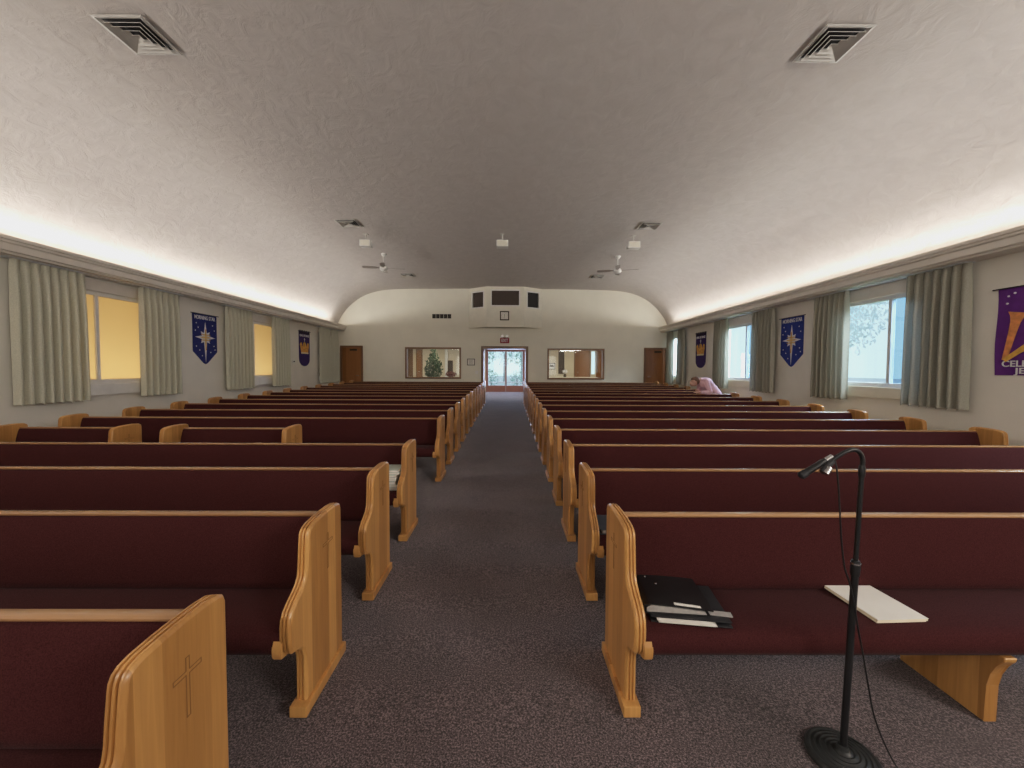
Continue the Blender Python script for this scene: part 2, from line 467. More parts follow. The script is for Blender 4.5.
for side, data, xx, mat in (('amber', CUR_L, XL + .13, M['curtain']), ('daylight', CUR_R, XR - .13, M['curtain_shaded'])):
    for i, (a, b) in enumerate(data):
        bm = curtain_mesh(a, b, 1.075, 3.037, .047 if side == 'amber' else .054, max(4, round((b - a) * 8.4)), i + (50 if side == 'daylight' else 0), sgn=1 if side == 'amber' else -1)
        o = obj('curtain', bm, mat, None, 80); o.location = (xx, 0, 0)
        edge = 'near' if i % 2 == 0 else 'far'
        wn = {'amber': ['first amber window', 'second amber window', 'dark rear corner window'],
              'daylight': ['first daylit window', 'second daylit window', 'daylit rear corner window']}[side][i // 2]
        tag(o, 'sage green pleated curtain at the %s edge of the %s' % (edge, wn), 'curtain', 'pleated curtains at the side windows')
for side, xx, s in (('amber', XL, 1), ('daylight', XR, -1)):
    for i, c in enumerate(WIN_C[1:]):
        q = sorted((xx + s * .02, xx + s * .17))
        q2 = sorted((xx + s * .15, xx + s * .17))
        bm = bx(q[0], q[1], c - 1.42 if i < 2 else c - .85, c + 1.40 if i < 2 else c + .78, 3.040, 3.056)
        o = obj('curtain_rail', bm, M['white_metal'])
        wn = {'amber': ['first amber window', 'second amber window', 'dark rear corner window'],
              'daylight': ['first daylit window', 'second daylit window', 'daylit rear corner window']}[side][i]
        tag(o, 'thin white curtain rail under the cornice above the %s' % wn, 'curtain rail', 'curtain rails')

# ------------------------------------------------------------------ banners
def star_pts(R, r, long_down, n=8):
    out = []
    for k in range(n * 2):
        a = PI / 2 - k * PI / n
        if k % 2 == 0:
            q = k // 2
            rad = R if q % 2 == 0 else R * .62
            if q == 0: rad = R * 1.15
            if q == 4: rad = long_down
        else: rad = r
        out.append((rad * math.cos(a), rad * math.sin(a)))
    return out
def flat(bm, pts, d0, d1):
    """polygon in local (x = along the wall, z = up), thickness along -y (towards the room)"""
    A = [bm.verts.new((x, -d0, z)) for x, z in pts]; B = [bm.verts.new((x, -d1, z)) for x, z in pts]
    n = len(pts)
    for i in range(n): bm.faces.new((A[i], A[(i + 1) % n], B[(i + 1) % n], B[i]))
    f1 = bm.faces.new(A); f2 = bm.faces.new(B)
    bm.normal_update()
    bmesh.ops.triangulate(bm, faces=[f1, f2])
    return bm
def disc(c, r, n=10): return [(c[0] + r * math.cos(2 * PI * k / n), c[1] + r * math.sin(2 * PI * k / n)) for k in range(n)]
def rect(x0, x1, z0, z1): return [(x0, z0), (x1, z0), (x1, z1), (x0, z1)]
def banner_root(x, y, z, left, label):
    # local +x runs along the wall as one reads it, local -y points into the room
    e = empty('banner', (x, y, z), PI / 2 if left else -PI / 2, label, 'banner', 'felt banners on the side walls')
    return e
def rod(parent, w, z):
    obj('rod', tube(bmesh.new(), [(-w / 2 - .05, -.02, z), (w / 2 + .05, -.02, z)], .009, 8), M['black'], parent, 60)
def star_banner(x, y, left, label, mat):
    e = banner_root(x, y, 0, left, label); w = .70
    bm = flat(bmesh.new(), [(-w / 2, 2.76), (-w / 2, 1.95), (-.06, 1.70), (0, 1.675), (.06, 1.70), (w / 2, 1.95), (w / 2, 2.76)], .004, .012)
    obj('cloth', bm, mat, e)
    rod(e, w, 2.765)
    me = lettering('MORNING STAR', .115, (0, -.014, 2.685), (PI / 2, 0, 0), M['felt_white'], e, width=.60)
    st = obj('star_emblem', flat(bmesh.new(), [(a, b + 2.26) for a, b in star_pts(.29, .105, .54)], .013, .018), M['felt_white'], e)
    bm = bmesh.new()
    flat(bm, [(a, b + 2.26) for a, b in star_pts(.165, .07, .30)], .019, .022)
    obj('star_centre', bm, M['felt_cream'], st)
    bm = bmesh.new()
    flat(bm, rect(-.012, .012, 1.98, 2.44), .023, .026)
    for z in (2.20, 2.26, 2.32): flat(bm, rect(-.13, .13, z - .007, z + .007), .023, .025)
    obj('gold_bars', bm, M['felt_gold'], st)
    bm = bmesh.new()
    rr = random.Random(3)
    for p in ((-.25, 2.56), (.22, 2.54), (-.2, 2.47), (.27, 2.43), (-.28, 2.40), (-.26, 2.06), (.25, 2.08), (-.17, 1.98), (.15, 1.94), (.28, 2.0), (-.1, 1.86)):
        obj('small_star', flat(bmesh.new(), disc(p, .013, 8), .011, .017), M['felt_white'], e)
def crown_banner(x, y, left, label):
    e = banner_root(x, y, 0, left, label); w = .68
    pts = [(-w / 2, 2.79), (-w / 2, 1.98)] + [(-w / 2 * math.cos(a), 1.90 - .24 * math.sin(a)) for a in [k * PI / 12 for k in range(1, 12)]] + [(w / 2, 1.98), (w / 2, 2.79)]
    obj('cloth', flat(bmesh.new(), pts, .0, .012), M['plum'], e)
    rod(e, w, 2.795)
    bm = bmesh.new()
    for k in range(5): flat(bm, rect(-.33 + k * .14, -.33 + k * .14 + .10, 2.70, 2.82), .014, .022)
    obj('hanging_tabs', bm, M['felt_black'], e)
    lettering('KING OF KINGS', .10, (0, -.015, 2.65), (PI / 2, 0, 0), M['felt_white'], e, width=.58)
    body = [(-.22, 2.08), (.22, 2.08), (.225, 2.14), (.29, 2.37), (.22, 2.43), (.17, 2.40), (.13, 2.28), (.06, 2.42), (0, 2.45), (-.06, 2.42), (-.13, 2.28), (-.17, 2.40), (-.22, 2.43), (-.29, 2.37), (-.225, 2.14)]
    cr = obj('crown_emblem', flat(bmesh.new(), body, .013, .019), M['felt_gold'], e)
    bm = bmesh.new(); flat(bm, rect(-.23, .23, 2.065, 2.115), .02, .024); obj('crown_band', bm, M['felt_cream'], cr)
    bm = bmesh.new()
    for s in (-1, 1):
        flat(bm, [(s * .10, 2.13), (s * .145, 2.13), (s * .20, 2.34), (s * .16, 2.35)], .02, .023)
    flat(bm, rect(-.02, .02, 2.13, 2.40), .02, .023)
    obj('crown_lining', bm, M['felt_orange'], cr)
    bm = bmesh.new(); flat(bm, rect(-.01, .01, 2.46, 2.58), .013, .018); flat(bm, rect(-.04, .04, 2.525, 2.545), .018, .0195)
    obj('cross_emblem', bm, M['felt_white'], e)
star_banner(XL - .002, 8.905, True, 'royal blue pointed banner with white star between the amber windows', M['navy'])
star_banner(XR + .002, 8.775, False, 'blue pointed banner with white star between the two daylit windows', M['royal'])
crown_banner(XL - .002, 13.18, True, 'dark purple round-ended crown banner beyond the second amber window')
crown_banner(XR + .002, 12.96, False, 'dark purple round-ended crown banner on the daylit wall above the stooping person')
def horn_banner():
    e = banner_root(XR + .002, 4.70, 0, False, 'purple felt banner with golden horns and white lettering'); w = .745
    bm = bmesh.new()
    nx_, nz_ = 12, 8
    rows = []
    for j in range(nz_ + 1):
        z = 2.63 - 1.08 * j / nz_
        rows.append([bm.verts.new((-w / 2 + w * i / nx_ + .008 * math.sin(j * .9) * (1 if i == 0 else 0), -.010 - .004 * math.sin(i * 1.1 + j * .2), z)) for i in range(nx_ + 1)])
    for a, b in zip(rows, rows[1:]):
        for i in range(nx_): bm.faces.new((a[i], a[i + 1], b[i + 1], b[i]))
    obj('cloth', bm, M['purple'], e, 60)
    rod(e, w, 2.632)
    # two crossing horns with flared bells
    def horn(ax, az, bx_, bz, w0, w1, wb, mat):
        d = Vector((bx_ - ax, bz - az)); L = d.length; d /= L; n = Vector((-d.y, d.x))
        prof_ = [(0, w0), (.25, w0 * 1.1), (.55, (w0 + w1) / 2), (.80, w1), (.92, wb * .7), (1, wb)]
        p = [Vector((ax, az)) + d * (L * t) + n * h for t, h in prof_] + [Vector((ax, az)) + d * (L * t) - n * h for t, h in prof_[::-1]]
        return [(q.x, q.y) for q in p]
    bm = flat(bmesh.new(), horn(-.27, 1.74, -.155, 2.32, .028, .05, .10, None), .016, .021)
    obj('horn_emblem', bm, M['felt_orange'], e)
    bm = flat(bmesh.new(), horn(-.27, 1.735, .20, 2.10, .026, .05, .09, None), .0215, .026)
    obj('horn_emblem', bm, M['felt_gold'], e)
    bm = flat(bmesh.new(), horn(.26, 1.74, .17, 2.30, .028, .05, .10, None), .016, .021)
    obj('horn_emblem', bm, M['felt_orange'], e)
    lettering('CELEBRATE', .105, (0, -.018, 1.69), (PI / 2, 0, 0), M['felt_white'], e, width=.59)
    lettering('JESUS', .100, (0, -.018, 1.603), (PI / 2, 0, 0), M['felt_white'], e, width=.33)
    bm = bmesh.new()
    for p in ((-.26, 2.53), (-.20, 2.56), (-.08, 2.55), (.03, 2.50), (-.27, 2.44), (.14, 2.56), (.25, 2.50)): obj('small_star', flat(bmesh.new(), disc(p, .012, 8), .010, .019), M['felt_white'], e)
horn_banner()
e = empty('thermostat', (XL - .002, 12.5, 1.80), 0, 'small pale thermostat on the wall beside the far crown banner', 'thermostat')
obj('case', bx(0, .03, -.06, .06, -.05, .05, bev=.006), M['white'], e)
obj('dial', bx(.03, .035, -.035, .035, -.02, .02), M['dark'], e)

# ------------------------------------------------------------------ pews
PANEL = [(.030, .045), (.030, .12), (.030, .20), (.026, .262), (.012, .300), (-.012, .322), (-.045, .334), (-.075, .345), (-.092, .368), (-.099, .41), (-.099, .465), (-.092, .502), (-.074, .530), (-.042, .553), (-.002, .575), (.028, .598), (.044, .622), (.050, .652), (.055, .71), (.062, .775), (.066, .800), (.075, .817), (.092, .829), (.12, .837), (.18, .843), (.26, .847), (.33, .847), (.385, .842), (.410, .829), (.419, .805), (.419, .60), (.419, .30), (.419, .045)]
P_DENSE = []
for i in range(len(PANEL) - 1):
    P_DENSE.append(PANEL[i])
P_DENSE.append(PANEL[-1])
def inset_poly(pts, d):
    n = len(pts); out = []
    for i in range(n):
        p0, p1, p2 = Vector(pts[i - 1]), Vector(pts[i]), Vector(pts[(i + 1) % n])
        a = (p1 - p0).normalized(); b = (p2 - p1).normalized()
        na, nb = Vector((-a.y, a.x)), Vector((-b.y, b.x))
        nn = na + nb
        if nn.length < 1e-6: nn = na
        nn.normalize(); k = max(.5, nn.dot(na))
        q = p1 - nn * (d / k) if ORIENT > 0 else p1 + nn * (d / k)
        out.append((q.x, q.y))
    return out
ar = sum(PANEL[i - 1][0] * PANEL[i][1] - PANEL[i][0] * PANEL[i - 1][1] for i in range(len(PANEL)))
ORIENT = -1 if ar > 0 else 1
SECT = [(0, .011), (.004, .004), (.010, 0), (.016, 0), (.0175, .0075), (.0225, .0075), (.024, 0), (.031, 0), (.0325, .0075), (.0375, .0075), (.039, .001), (.047, .003), (.052, .012)]
TH = .052
MESH = {}
def panel_mesh():
    bm = bmesh.new(); rings = []
    for x, d in SECT:
        rings.append([bm.verts.new((x, y, z)) for y, z in inset_poly(P_DENSE, d)])
    n = len(P_DENSE)
    for a, b in zip(rings, rings[1:]):
        for k in range(n): bm.faces.new((a[k], a[(k + 1) % n], b[(k + 1) % n], b[k]))
    bm.faces.new(rings[0]); bm.faces.new(rings[-1][::-1])
    return mesh_from(bm, 'end_panel', M['oak'], 28)
def cross_mesh():
    # dark raised outline: groove shade of a carved latin cross put into colour, on the outer face (x = -0.0008)
    bm = bmesh.new()
    yc, z0, z1, zc, h, w = .252, .555, .735, .688, .052, .0075
    for s in (-1, 1):
        pass
    out = [(yc - w, z0), (yc + w, z0), (yc + w, zc - w), (yc + h, zc - w), (yc + h, zc + w), (yc + w, zc + w), (yc + w, z1), (yc - w, z1), (yc - w, zc + w), (yc - h, zc + w), (yc - h, zc - w), (yc - w, zc - w)]
    a2 = sum(out[i - 1][0] * out[i][1] - out[i][0] * out[i - 1][1] for i in range(len(out)))
    inn = []
    n = len(out)
    for i in range(n):
        p0, p1, p2 = Vector(out[i - 1]), Vector(out[i]), Vector(out[(i + 1) % n])
        a = (p1 - p0).normalized(); b = (p2 - p1).normalized()
        na, nb = Vector((-a.y, a.x)), Vector((-b.y, b.x))
        q = p1 + (na + nb) * .0026
        inn.append((q.x, q.y))
    O = [bm.verts.new((-.0012, *p)) for p in out]; I = [bm.verts.new((-.0012, *p)) for p in inn]
    O2 = [bm.verts.new((.0008, *p)) for p in out]; I2 = [bm.verts.new((.0008, *p)) for p in inn]
    for k in range(n):
        j = (k + 1) % n
        bm.faces.new((O[k], O[j], I[j], I[k])); bm.faces.new((O[k], O2[k], O2[j], O[j])); bm.faces.new((I[k], I[j], I2[j], I2[k]))
    return mesh_from(bm, 'carved_cross', M['oak_groove_shade'])
MESH['panel'] = panel_mesh()
MESH['cross'] = cross_mesh()
bm = bmesh.new(); box(bm, -.014, TH + .012, -.005, .430, 0, .052, bev=.006); MESH['base'] = mesh_from(bm, 'base_trim', M['oak'])
bm = bmesh.new()
br = [(-.02, .328), (-.07, .330), (-.100, .338), (-.106, .352), (-.108, .380), (-.102, .405), (-.085, .425), (-.02, .42)]
prism(bm, br, 'x', TH - .016, TH + .026); bmesh.ops.bevel(bm, geom=[e for e in bm.edges], offset=.005, segments=2, affect='EDGES')
MESH['bracket'] = mesh_from(bm, 'seat_bracket', M['oak'], 40)
SUP = [(-.028, .0), (-.028, .17), (-.036, .23), (-.056, .28), (-.085, .315), (-.09, .336), (.36, .336), (.36, 0)]
bm = prism(bmesh.new(), SUP, 'x', -.028, .028); bmesh.ops.bevel(bm, geom=[e for e in bm.edges], offset=.004, segments=1, affect='EDGES')
MESH['support'] = mesh_from(bm, 'support_panel', M['oak'], 30)

SEAT = [(.28, .336), (-.045, .336), (-.080, .345), (-.098, .37), (-.100, .40), (-.090, .425), (-.068, .440), (-.03, .447), (.08, .447), (.22, .438), (.30, .430), (.315, .36)]
BACK = [(.275, .432), (.262, .445), (.258, .48), (.268, .56), (.292, .68), (.312, .755), (.322, .780), (.336, .787), (.352, .787), (.352, .74), (.325, .50), (.312, .432)]
BOARD = [(.352, .787), (.366, .787), (.366, .34), (.318, .34), (.318, .43)]
CAP = [(.332, .786), (.328, .790), (.328, .797), (.333, .801), (.374, .801), (.379, .797), (.379, .790), (.375, .786)]
def long_mesh(nm, pts, L, mat, sm=40):
    key = (nm, round(L, 3))
    if key not in MESH:
        bm = prism(bmesh.new(), pts, 'x', -L / 2 + TH - .006, L / 2 - TH + .006)
        MESH[key] = mesh_from(bm, nm, mat, sm)
    return MESH[key]
def child(name, me, parent, loc=(0, 0, 0), mirror=False):
    o = bpy.data.objects.new(name, me); link(o, parent); o.location = loc
    if mirror: o.scale = (-1, 1, 1)
    return o
def make_pew(x0, x1, yfront, label, supports, group):
    L = x1 - x0
    e = empty('pew', ((x0 + x1) / 2, yfront, fz(yfront + .2)), 0, label, 'pew', group)
    for s in (-1, 1):
        p = child('end_panel', MESH['panel'], e, (s * L / 2, 0, 0), mirror=(s > 0))
        child('base_trim', MESH['base'], p); child('carved_cross', MESH['cross'], p); child('seat_bracket', MESH['bracket'], p)
    child('seat_cushion', long_mesh('seat_cushion', SEAT, L, M['burgundy']), e)
    child('back_cushion', long_mesh('back_cushion', BACK, L, M['burgundy']), e)
    child('back_board', long_mesh('back_board', BOARD, L, M['oak_x']), e)
    child('back_rail', long_mesh('back_rail', CAP, L, M['oak_x'], 50), e)
    for sx_ in supports: child('support_panel', MESH['support'], e, (sx_, 0, 0))
    return e
ORD = ['', 'first', 'second', 'third', 'fourth', 'fifth', 'sixth', 'seventh', 'eighth', 'ninth', 'tenth', 'eleventh', 'twelfth', 'thirteenth', 'fourteenth', 'fifteenth', 'sixteenth', 'seventeenth']
Y1, SP = 1.737, .875
LX0, LX1, RX0, RX1 = -5.97, -.912, .532, 5.60
GL, GR = 'pews on the amber window side of the aisle', 'pews on the daylit window side of the aisle'
base_lab = 'burgundy oak pew'
for r in range(0, 17):
    yf = Y1 + SP * (r - 1) + (.03 if r == 0 else 0)
    if r == 4:
        make_pew(-5.78, -4.385, yf, 'short burgundy oak pew standing closer to the amber window wall', [], GL)
        make_pew(-3.875, -2.475, yf, 'short burgundy oak pew standing closer to the aisle, open floor at its end', [], GL)
        continue
    n = r + 1
    extra = {0: 'closest to the camera, ', 3: 'with pale booklets on its seat, ', 5: 'behind the two short pews, ', 16: 'against the rear, '}.get(r, '')
    lab = '%s, %s%s row on the amber window side' % (base_lab, extra, ORD[n])
    w = (LX1 - LX0)
    make_pew(LX0, LX1 - (.026 if r == 0 else 0), yf, lab, [w / 2 - 1.62, -w / 2 + 1.62], GL)
for r in range(1, 17):
    yf = Y1 + SP * (r - 1)
    extra = {1: 'beside the microphone stand, ', 2: 'dark binder on its seat, ', 10: 'leaned on by a person, ', 16: 'against the rear, '}.get(r, '')
    lab = '%s, %s%s row on the daylit window side' % (base_lab, extra, ORD[r])
    w = RX1 - RX0
    make_pew(RX0, RX1, yf, lab, [-w / 2 + 1.615, w / 2 - 1.615], GR)

# ------------------------------------------------------------------ things on the pews
def seat_z(row_y): return fz(row_y + .2) + .447
zs = seat_z(Y1)
# folder underneath
t = empty('folder', (.80, 1.85, zs + .001), math.radians(-8), 'flat black folder stuffed with papers lying under the black binder', 'folder')
obj('cover', bx(-.15, .19, -.15, .155, 0, .006, bev=.002), M['black_matte'], t)
obj('cover', bx(-.15, .19, -.142, .155, .017, .021, bev=.0015), M['black_matte'], t)
bm = bmesh.new()
for k in range(6):
    dx, dy = random.uniform(-.012, .012), random.uniform(-.006, .008)
    box(bm, -.115 + dx, .12 + dx, -.155 + dy, .13 + dy, .0065 + k * .0017, .0079 + k * .0017)
obj('papers', bm, M['paper'], t)
# ring binder on top
t = empty('ring_binder', (.785, 1.868, zs + .0225), math.radians(-6), 'thick black ring binder on the first daylit side pew beside its end panel', 'binder')
bm = bmesh.new(); box(bm, -.165, .125, -.135, .14, 0, .004, bev=.0015); obj('cover', bm, M['black'], t)
bm = bmesh.new()
top = [(-.170, .004), (-.172, .022), (-.160, .040), (-.13, .047), (-.02, .041), (.135, .028), (.135, .0245), (-.02, .037), (-.13, .043), (-.157, .036), (-.167, .022), (-.165, .004)]
prism(bm, top, 'y', -.135, .14); obj('cover', bm, M['black'], t, 50)
pg = [(-.150, .006), (-.150, .026), (-.13, .036), (-.02, .030), (.10, .020), (.11, .006)]
obj('page_block', prism(bmesh.new(), pg, 'y', -.130, .13), M['paper_grey'], t)
obj('rivet', lathe(bmesh.new(), [(.006, 0), (.006, .002), (.003, .004)], 10, (-.11, .10, .0465)), M['chrome'], t)
obj('rivet', lathe(bmesh.new(), [(.006, 0), (.006, .002), (.003, .004)], 10, (-.07, .045, .044)), M['chrome'], t)
bm = prism(bmesh.new(), [(-.03, .0425), (.085, .0335), (.085, .0350), (-.03, .0440)], 'y', -.128, -.112)
obj('label_strip', bm, M['paper'], t)
# loose envelope at the side
o = obj('envelope', bx(-.05, .045, -.018, .016, 0, .003), M['paper_grey']); o.location = (.95, 1.745, zs + .0225); o.rotation_euler = (0, 0, math.radians(-12))
tag(o, 'small white envelope lying beside the black ring binder', 'envelope')
# beige pad
t = empty('writing_pad', (1.735, 1.868, zs + .001), math.radians(2), 'cream paper pad lying alone on the seat behind the microphone stand', 'pad')
def par(z0, z1, d=0):
    bm = bmesh.new()
    return prism(bm, [(-.115 + d, -.150), (.115 + d * 2, -.148), (.113 + d, .150), (-.113, .152)], 'z', z0, z1)
obj('backing_card', par(0, .004), M['paper_cream'], t)
obj('pages', par(.004, .013, .004), M['paper_cream'], t)
o = obj('top_sheet', par(.013, .0142, .006), M['paper'], t)
# dark binder on row two
z2 = seat_z(Y1 + SP)
t = empty('ring_binder', (.735, 2.78, z2 + .002), math.radians(4), 'blue-black vinyl binder on the second daylit side pew', 'binder')
obj('cover', bx(-.14, .14, -.165, .15, 0, .005, bev=.002), M['blue_vinyl'], t)
obj('page_block', bx(-.12, .13, -.155, .14, .005, .030), M['paper_grey'], t)
obj('cover', bx(-.14, .14, -.165, .15, .030, .036, bev=.002), M['blue_vinyl'], t)
# booklets on row three, amber side
z3 = seat_z(Y1 + 2 * SP)
zz = z3 + .001
rr = random.Random(5)
for k in range(8):
    h = [.030, .022, .028, .018, .024, .020, .018, .022][k]
    t = empty('booklet', (-1.075 + rr.uniform(-.01, .014) + (.03 if k > 5 else 0), 3.60 + rr.uniform(-.012, .012), zz), rr.uniform(-.06, .06),
              'pale green-white booklet, %s in the stack on the third pew seat' % ['lowest', 'second from the bottom', 'third from the bottom', 'fourth from the bottom', 'fourth from the top', 'third from the top', 'second from the top', 'topmost'][k], 'booklet', 'stacked pale booklets on a pew seat')
    obj('cover', bx(-.075, .075, -.105, .105, 0, h - .001, bev=.002), M['booklet'], t)
    obj('page_block', bx(-.070, .0765, -.107, .10, .003, h - .004), M['paper'], t)
    zz += h
# a sheet on the rearmost pew
o = obj('paper_sheet', bx(-.20, .18, -.05, .05, 0, .012), M['paper']); yb = Y1 + 15 * SP + .343
o.location = (-1.28, yb, fz(Y1 + 15 * SP + .2) + .8015)
tag(o, 'white booklet lying on the rail of the rearmost pew by the doorway', 'booklet')

# ------------------------------------------------------------------ microphone stand
MX, MY = 1.356, 1.555
t = empty('microphone_stand', (MX, MY, fz(MY)), 0, 'black gooseneck microphone stand with round ridged base in front of the first pew', 'microphone stand')
prof_b = [(.128, 0), (.128, .012), (.120, .021)]
for k in range(5):
    r0 = .112 - k * .018
    prof_b += [(r0, .023 + k * .0028), (r0 - .006, .021 + k * .0028), (r0 - .012, .0225 + k * .0030)]
prof_b += [(.022, .040), (.018, .055), (.014, .056)]
obj('base', lathe(bmesh.new(), prof_b, 40), M['black_rubber'], t, 30)
top_x = .036
def pole(z): return (top_x * (z / 1.2), 0, z)
obj('lower_pole', tube(bmesh.new(), [pole(.04), pole(.81)], .0125, 16), M['black'], t, 40)
cl = obj('height_clutch', tube(bmesh.new(), [pole(.755), pole(.765), pole(.80), pole(.815)], [.0150, .0165, .0165, .014], 16), M['black'], t, 40)
obj('clutch_ring', tube(bmesh.new(), [pole(.800), pole(.806)], .0172, 16), M['chrome'], cl, 40)
obj('upper_pole', tube(bmesh.new(), [pole(.80), pole(1.165)], .0085, 12), M['black'], t, 40)
obj('neck_collar', tube(bmesh.new(), [pole(1.150), pole(1.158), pole(1.185), pole(1.195)], [.0105, .0115, .0115, .0095], 12), M['black'], t, 40)
gn = [pole(1.185), (.037, 0, 1.215), (.027, 0, 1.243), (.004, 0, 1.257), (-.025, 0, 1.252), (-.055, 0, 1.236), (-.085, 0, 1.215), (-.105, 0, 1.200)]
obj('gooseneck', tube(bmesh.new(), catmull(gn, 5), .0082, 12), M['black'], t, 60)
obj('clip', tube(bmesh.new(), [(-.085, -.004, 1.213), (-.10, -.004, 1.202), (-.122, -.012, 1.180), (-.134, -.014, 1.172)], [.011, .013, .014, .010], 12), M['black_matte'], t, 40)
kn = tube(bmesh.new(), [(-.108, -.018, 1.190), (-.128, -.024, 1.168)], [.011, .012], 12)
obj('tightening_knob', kn, M['chrome'], t, 40)
m = empty('microphone', (MX, MY, fz(MY)), 0, 'slim black microphone clipped to the end of the gooseneck', 'microphone')
obj('body', tube(bmesh.new(), [(-.105, .004, 1.216), (-.118, .004, 1.208), (-.155, .004, 1.183), (-.185, .004, 1.164)], [.009, .0115, .0125, .013], 14), M['black'], m, 40)
obj('grille', tube(bmesh.new(), [(-.183, .004, 1.165), (-.192, .004, 1.159), (-.203, .004, 1.152), (-.207, .004, 1.149)], [.0145, .0155, .0155, .010], 14), M['black_matte'], m, 40)
obj('connector', tube(bmesh.new(), [(-.082, .004, 1.231), (-.107, .004, 1.215)], [.0085, .0095], 14), M['chrome'], m, 40)
cb = [(-.078, .004, 1.226), (-.070, .0, 1.205), (-.064, -.005, 1.15), (-.056, -.008, 1.05), (-.045, -.008, .92), (-.030, -.010, .80), (-.012, -.016, .735), (.005, -.022, .65), (.022, -.022, .56), (.045, -.022, .46), (.075, -.02, .32), (.108, -.02, .18), (.150, -.05, .05), (.175, -.10, .007), (.215, -.22, .005), (.30, -.40, .003), (.42, -.62, -.002)]
o = obj('microphone_cable', tube(bmesh.new(), catmull(cb, 4), .0032, 6), M['black'], None, 60); o.location = (MX, MY, fz(MY))
tag(o, 'thin black cable hanging from the microphone down to the carpet', 'cable')

# ------------------------------------------------------------------ ceiling fittings
def ceil_z(x):
    w = abs(x - XC)
    for (a, za), (b, zb) in zip(half, half[1:]):
        if b <= w <= a: return zb + (za - zb) * (w - b) / (a - b)
    return 4.72
def diffuser(x, y, label):
    z = ceil_z(x) - .004
    e = empty('ceiling_vent', (x, y, z), 0, label, 'vent', 'square louvred ceiling vents')
    def ring(bm, ro, ri, zo, zi, t=.004):
        O = [(-ro, -ro), (ro, -ro), (ro, ro), (-ro, ro)]; I = [(-ri, -ri), (ri, -ri), (ri, ri), (-ri, ri)]
        vo = [bm.verts.new((*p, zo)) for p in O]; vi = [bm.verts.new((*p, zi)) for p in I]
        vo2 = [bm.verts.new((*p, zo + t)) for p in O]; vi2 = [bm.verts.new((*p, zi + t)) for p in I]
        for k in range(4):
            j = (k + 1) % 4
            for q in ((vo[k], vo[j], vi[j], vi[k]), (vo2[k], vi2[k], vi2[j], vo2[j]), (vo[k], vo2[k], vo2[j], vo[j]), (vi[k], vi[j], vi2[j], vi2[k])): bm.faces.new(q)
    R = .225
    bm = bmesh.new(); ring(bm, R, R - .02, -.012, -.016); ring(bm, R - .02, R - .05, -.016, -.001, .003); obj('vent_frame', bm, M['vent'], e)
    bm = bmesh.new(); box(bm, -R + .03, R - .03, -R + .03, R - .03, -.0005, .003); obj('dark_opening', bm, M['dark'], e)
    for k in range(3):
        ro = R - .055 - k * .045
        bm = bmesh.new(); ring(bm, ro, ro - .030, -.030, -.006); ring(bm, ro + .003, ro, -.033, -.030)
        obj('louvre', bm, M['vent'], e)
    bm = bmesh.new(); ring(bm, .032, .002, -.030, -.006); obj('centre_plate', bm, M['vent'], e)
M['vent'] = plain('vent_enamel', (.62, .60, .56), .4, noise=.04)
for (x, y, row) in ((-3.48, 3.88, 'nearest the camera'), (3.05, 3.90, 'nearest the camera'), (-3.46, 8.70, 'in the middle pair'), (3.0, 8.74, 'in the middle pair'), (-3.40, 13.43, 'closest to the rear wall'), (2.92, 13.5, 'closest to the rear wall')):
    diffuser(x, y, 'square louvred ceiling vent %s, over the %s side pews' % (row, 'amber window' if x < 0 else 'daylit window'))
for x, w_, lab in ((-3.345, .245, 'small white box hung from the ceiling over the amber side pews'), (-.18, .27, 'small white box hung from the ceiling above the centre aisle'), (2.87, .28, 'small white box hung from the ceiling over the daylit side pews')):
    z = ceil_z(x)
    e = empty('hanging_speaker', (x, 9.42, z), 0, lab, 'speaker', 'white boxes hung below the ceiling')
    bm = bx(-w_ / 2, w_ / 2, -.09, .09, -.30, -.145, bev=.012); obj('cabinet', bm, M['white'], e)
    obj('grille', bx(-w_ / 2 + .02, w_ / 2 - .02, -.097, -.089, -.285, -.16, bev=.003), M['cream'], e)
    bm = bmesh.new(); box(bm, -.05, .05, -.05, .05, -.014, 0); tube(bm, [(0, 0, -.01), (0, 0, -.15)], .014, 8); obj('bracket', bm, M['vent'], e)
def fan(x, y, ang, label):
    z = ceil_z(x)
    e = empty('ceiling_fan', (x, y, z), 0, label, 'ceiling fan', 'white ceiling fans')
    obj('canopy', lathe(bmesh.new(), [(.02, -.075), (.05, -.06), (.075, -.02), (.078, 0)], 20), M['white'], e, 50)
    obj('rod', tube(bmesh.new(), [(0, 0, -.06), (0, 0, -.34)], .013, 10), M['white'], e, 50)
    obj('motor', lathe(bmesh.new(), [(.03, -.47), (.075, -.455), (.10, -.42), (.105, -.38), (.085, -.345), (.03, -.33)], 24), M['white'], e, 40)
    for k in range(4):
        a = ang + k * PI / 2
        bm = bmesh.new()
        pts = [(.09, -.018), (.17, -.03), (.22, -.058), (.50, -.066), (.55, -.05), (.56, 0), (.55, .05), (.50, .066), (.22, .058), (.17, .03), (.09, .018)]
        prism(bm, pts, 'z', -.004, .004)
        bmesh.ops.rotate(bm, verts=bm.verts, matrix=Matrix.Rotation(math.radians(12), 3, 'X'))
        bmesh.ops.rotate(bm, verts=bm.verts, matrix=Matrix.Rotation(a, 3, 'Z'))
        bmesh.ops.translate(bm, verts=bm.verts, vec=(0, 0, -.385))
        obj('blade', bm, M['fan_blade'], e)
M['fan_blade'] = plain('fan_blade', (.33, .29, .26), .5)
fan(-3.43, 11.0, math.radians(12), 'white ceiling fan with four blades over the amber side pews')
fan(2.96, 11.1, math.radians(-14), 'white ceiling fan with four blades over the daylit side pews')

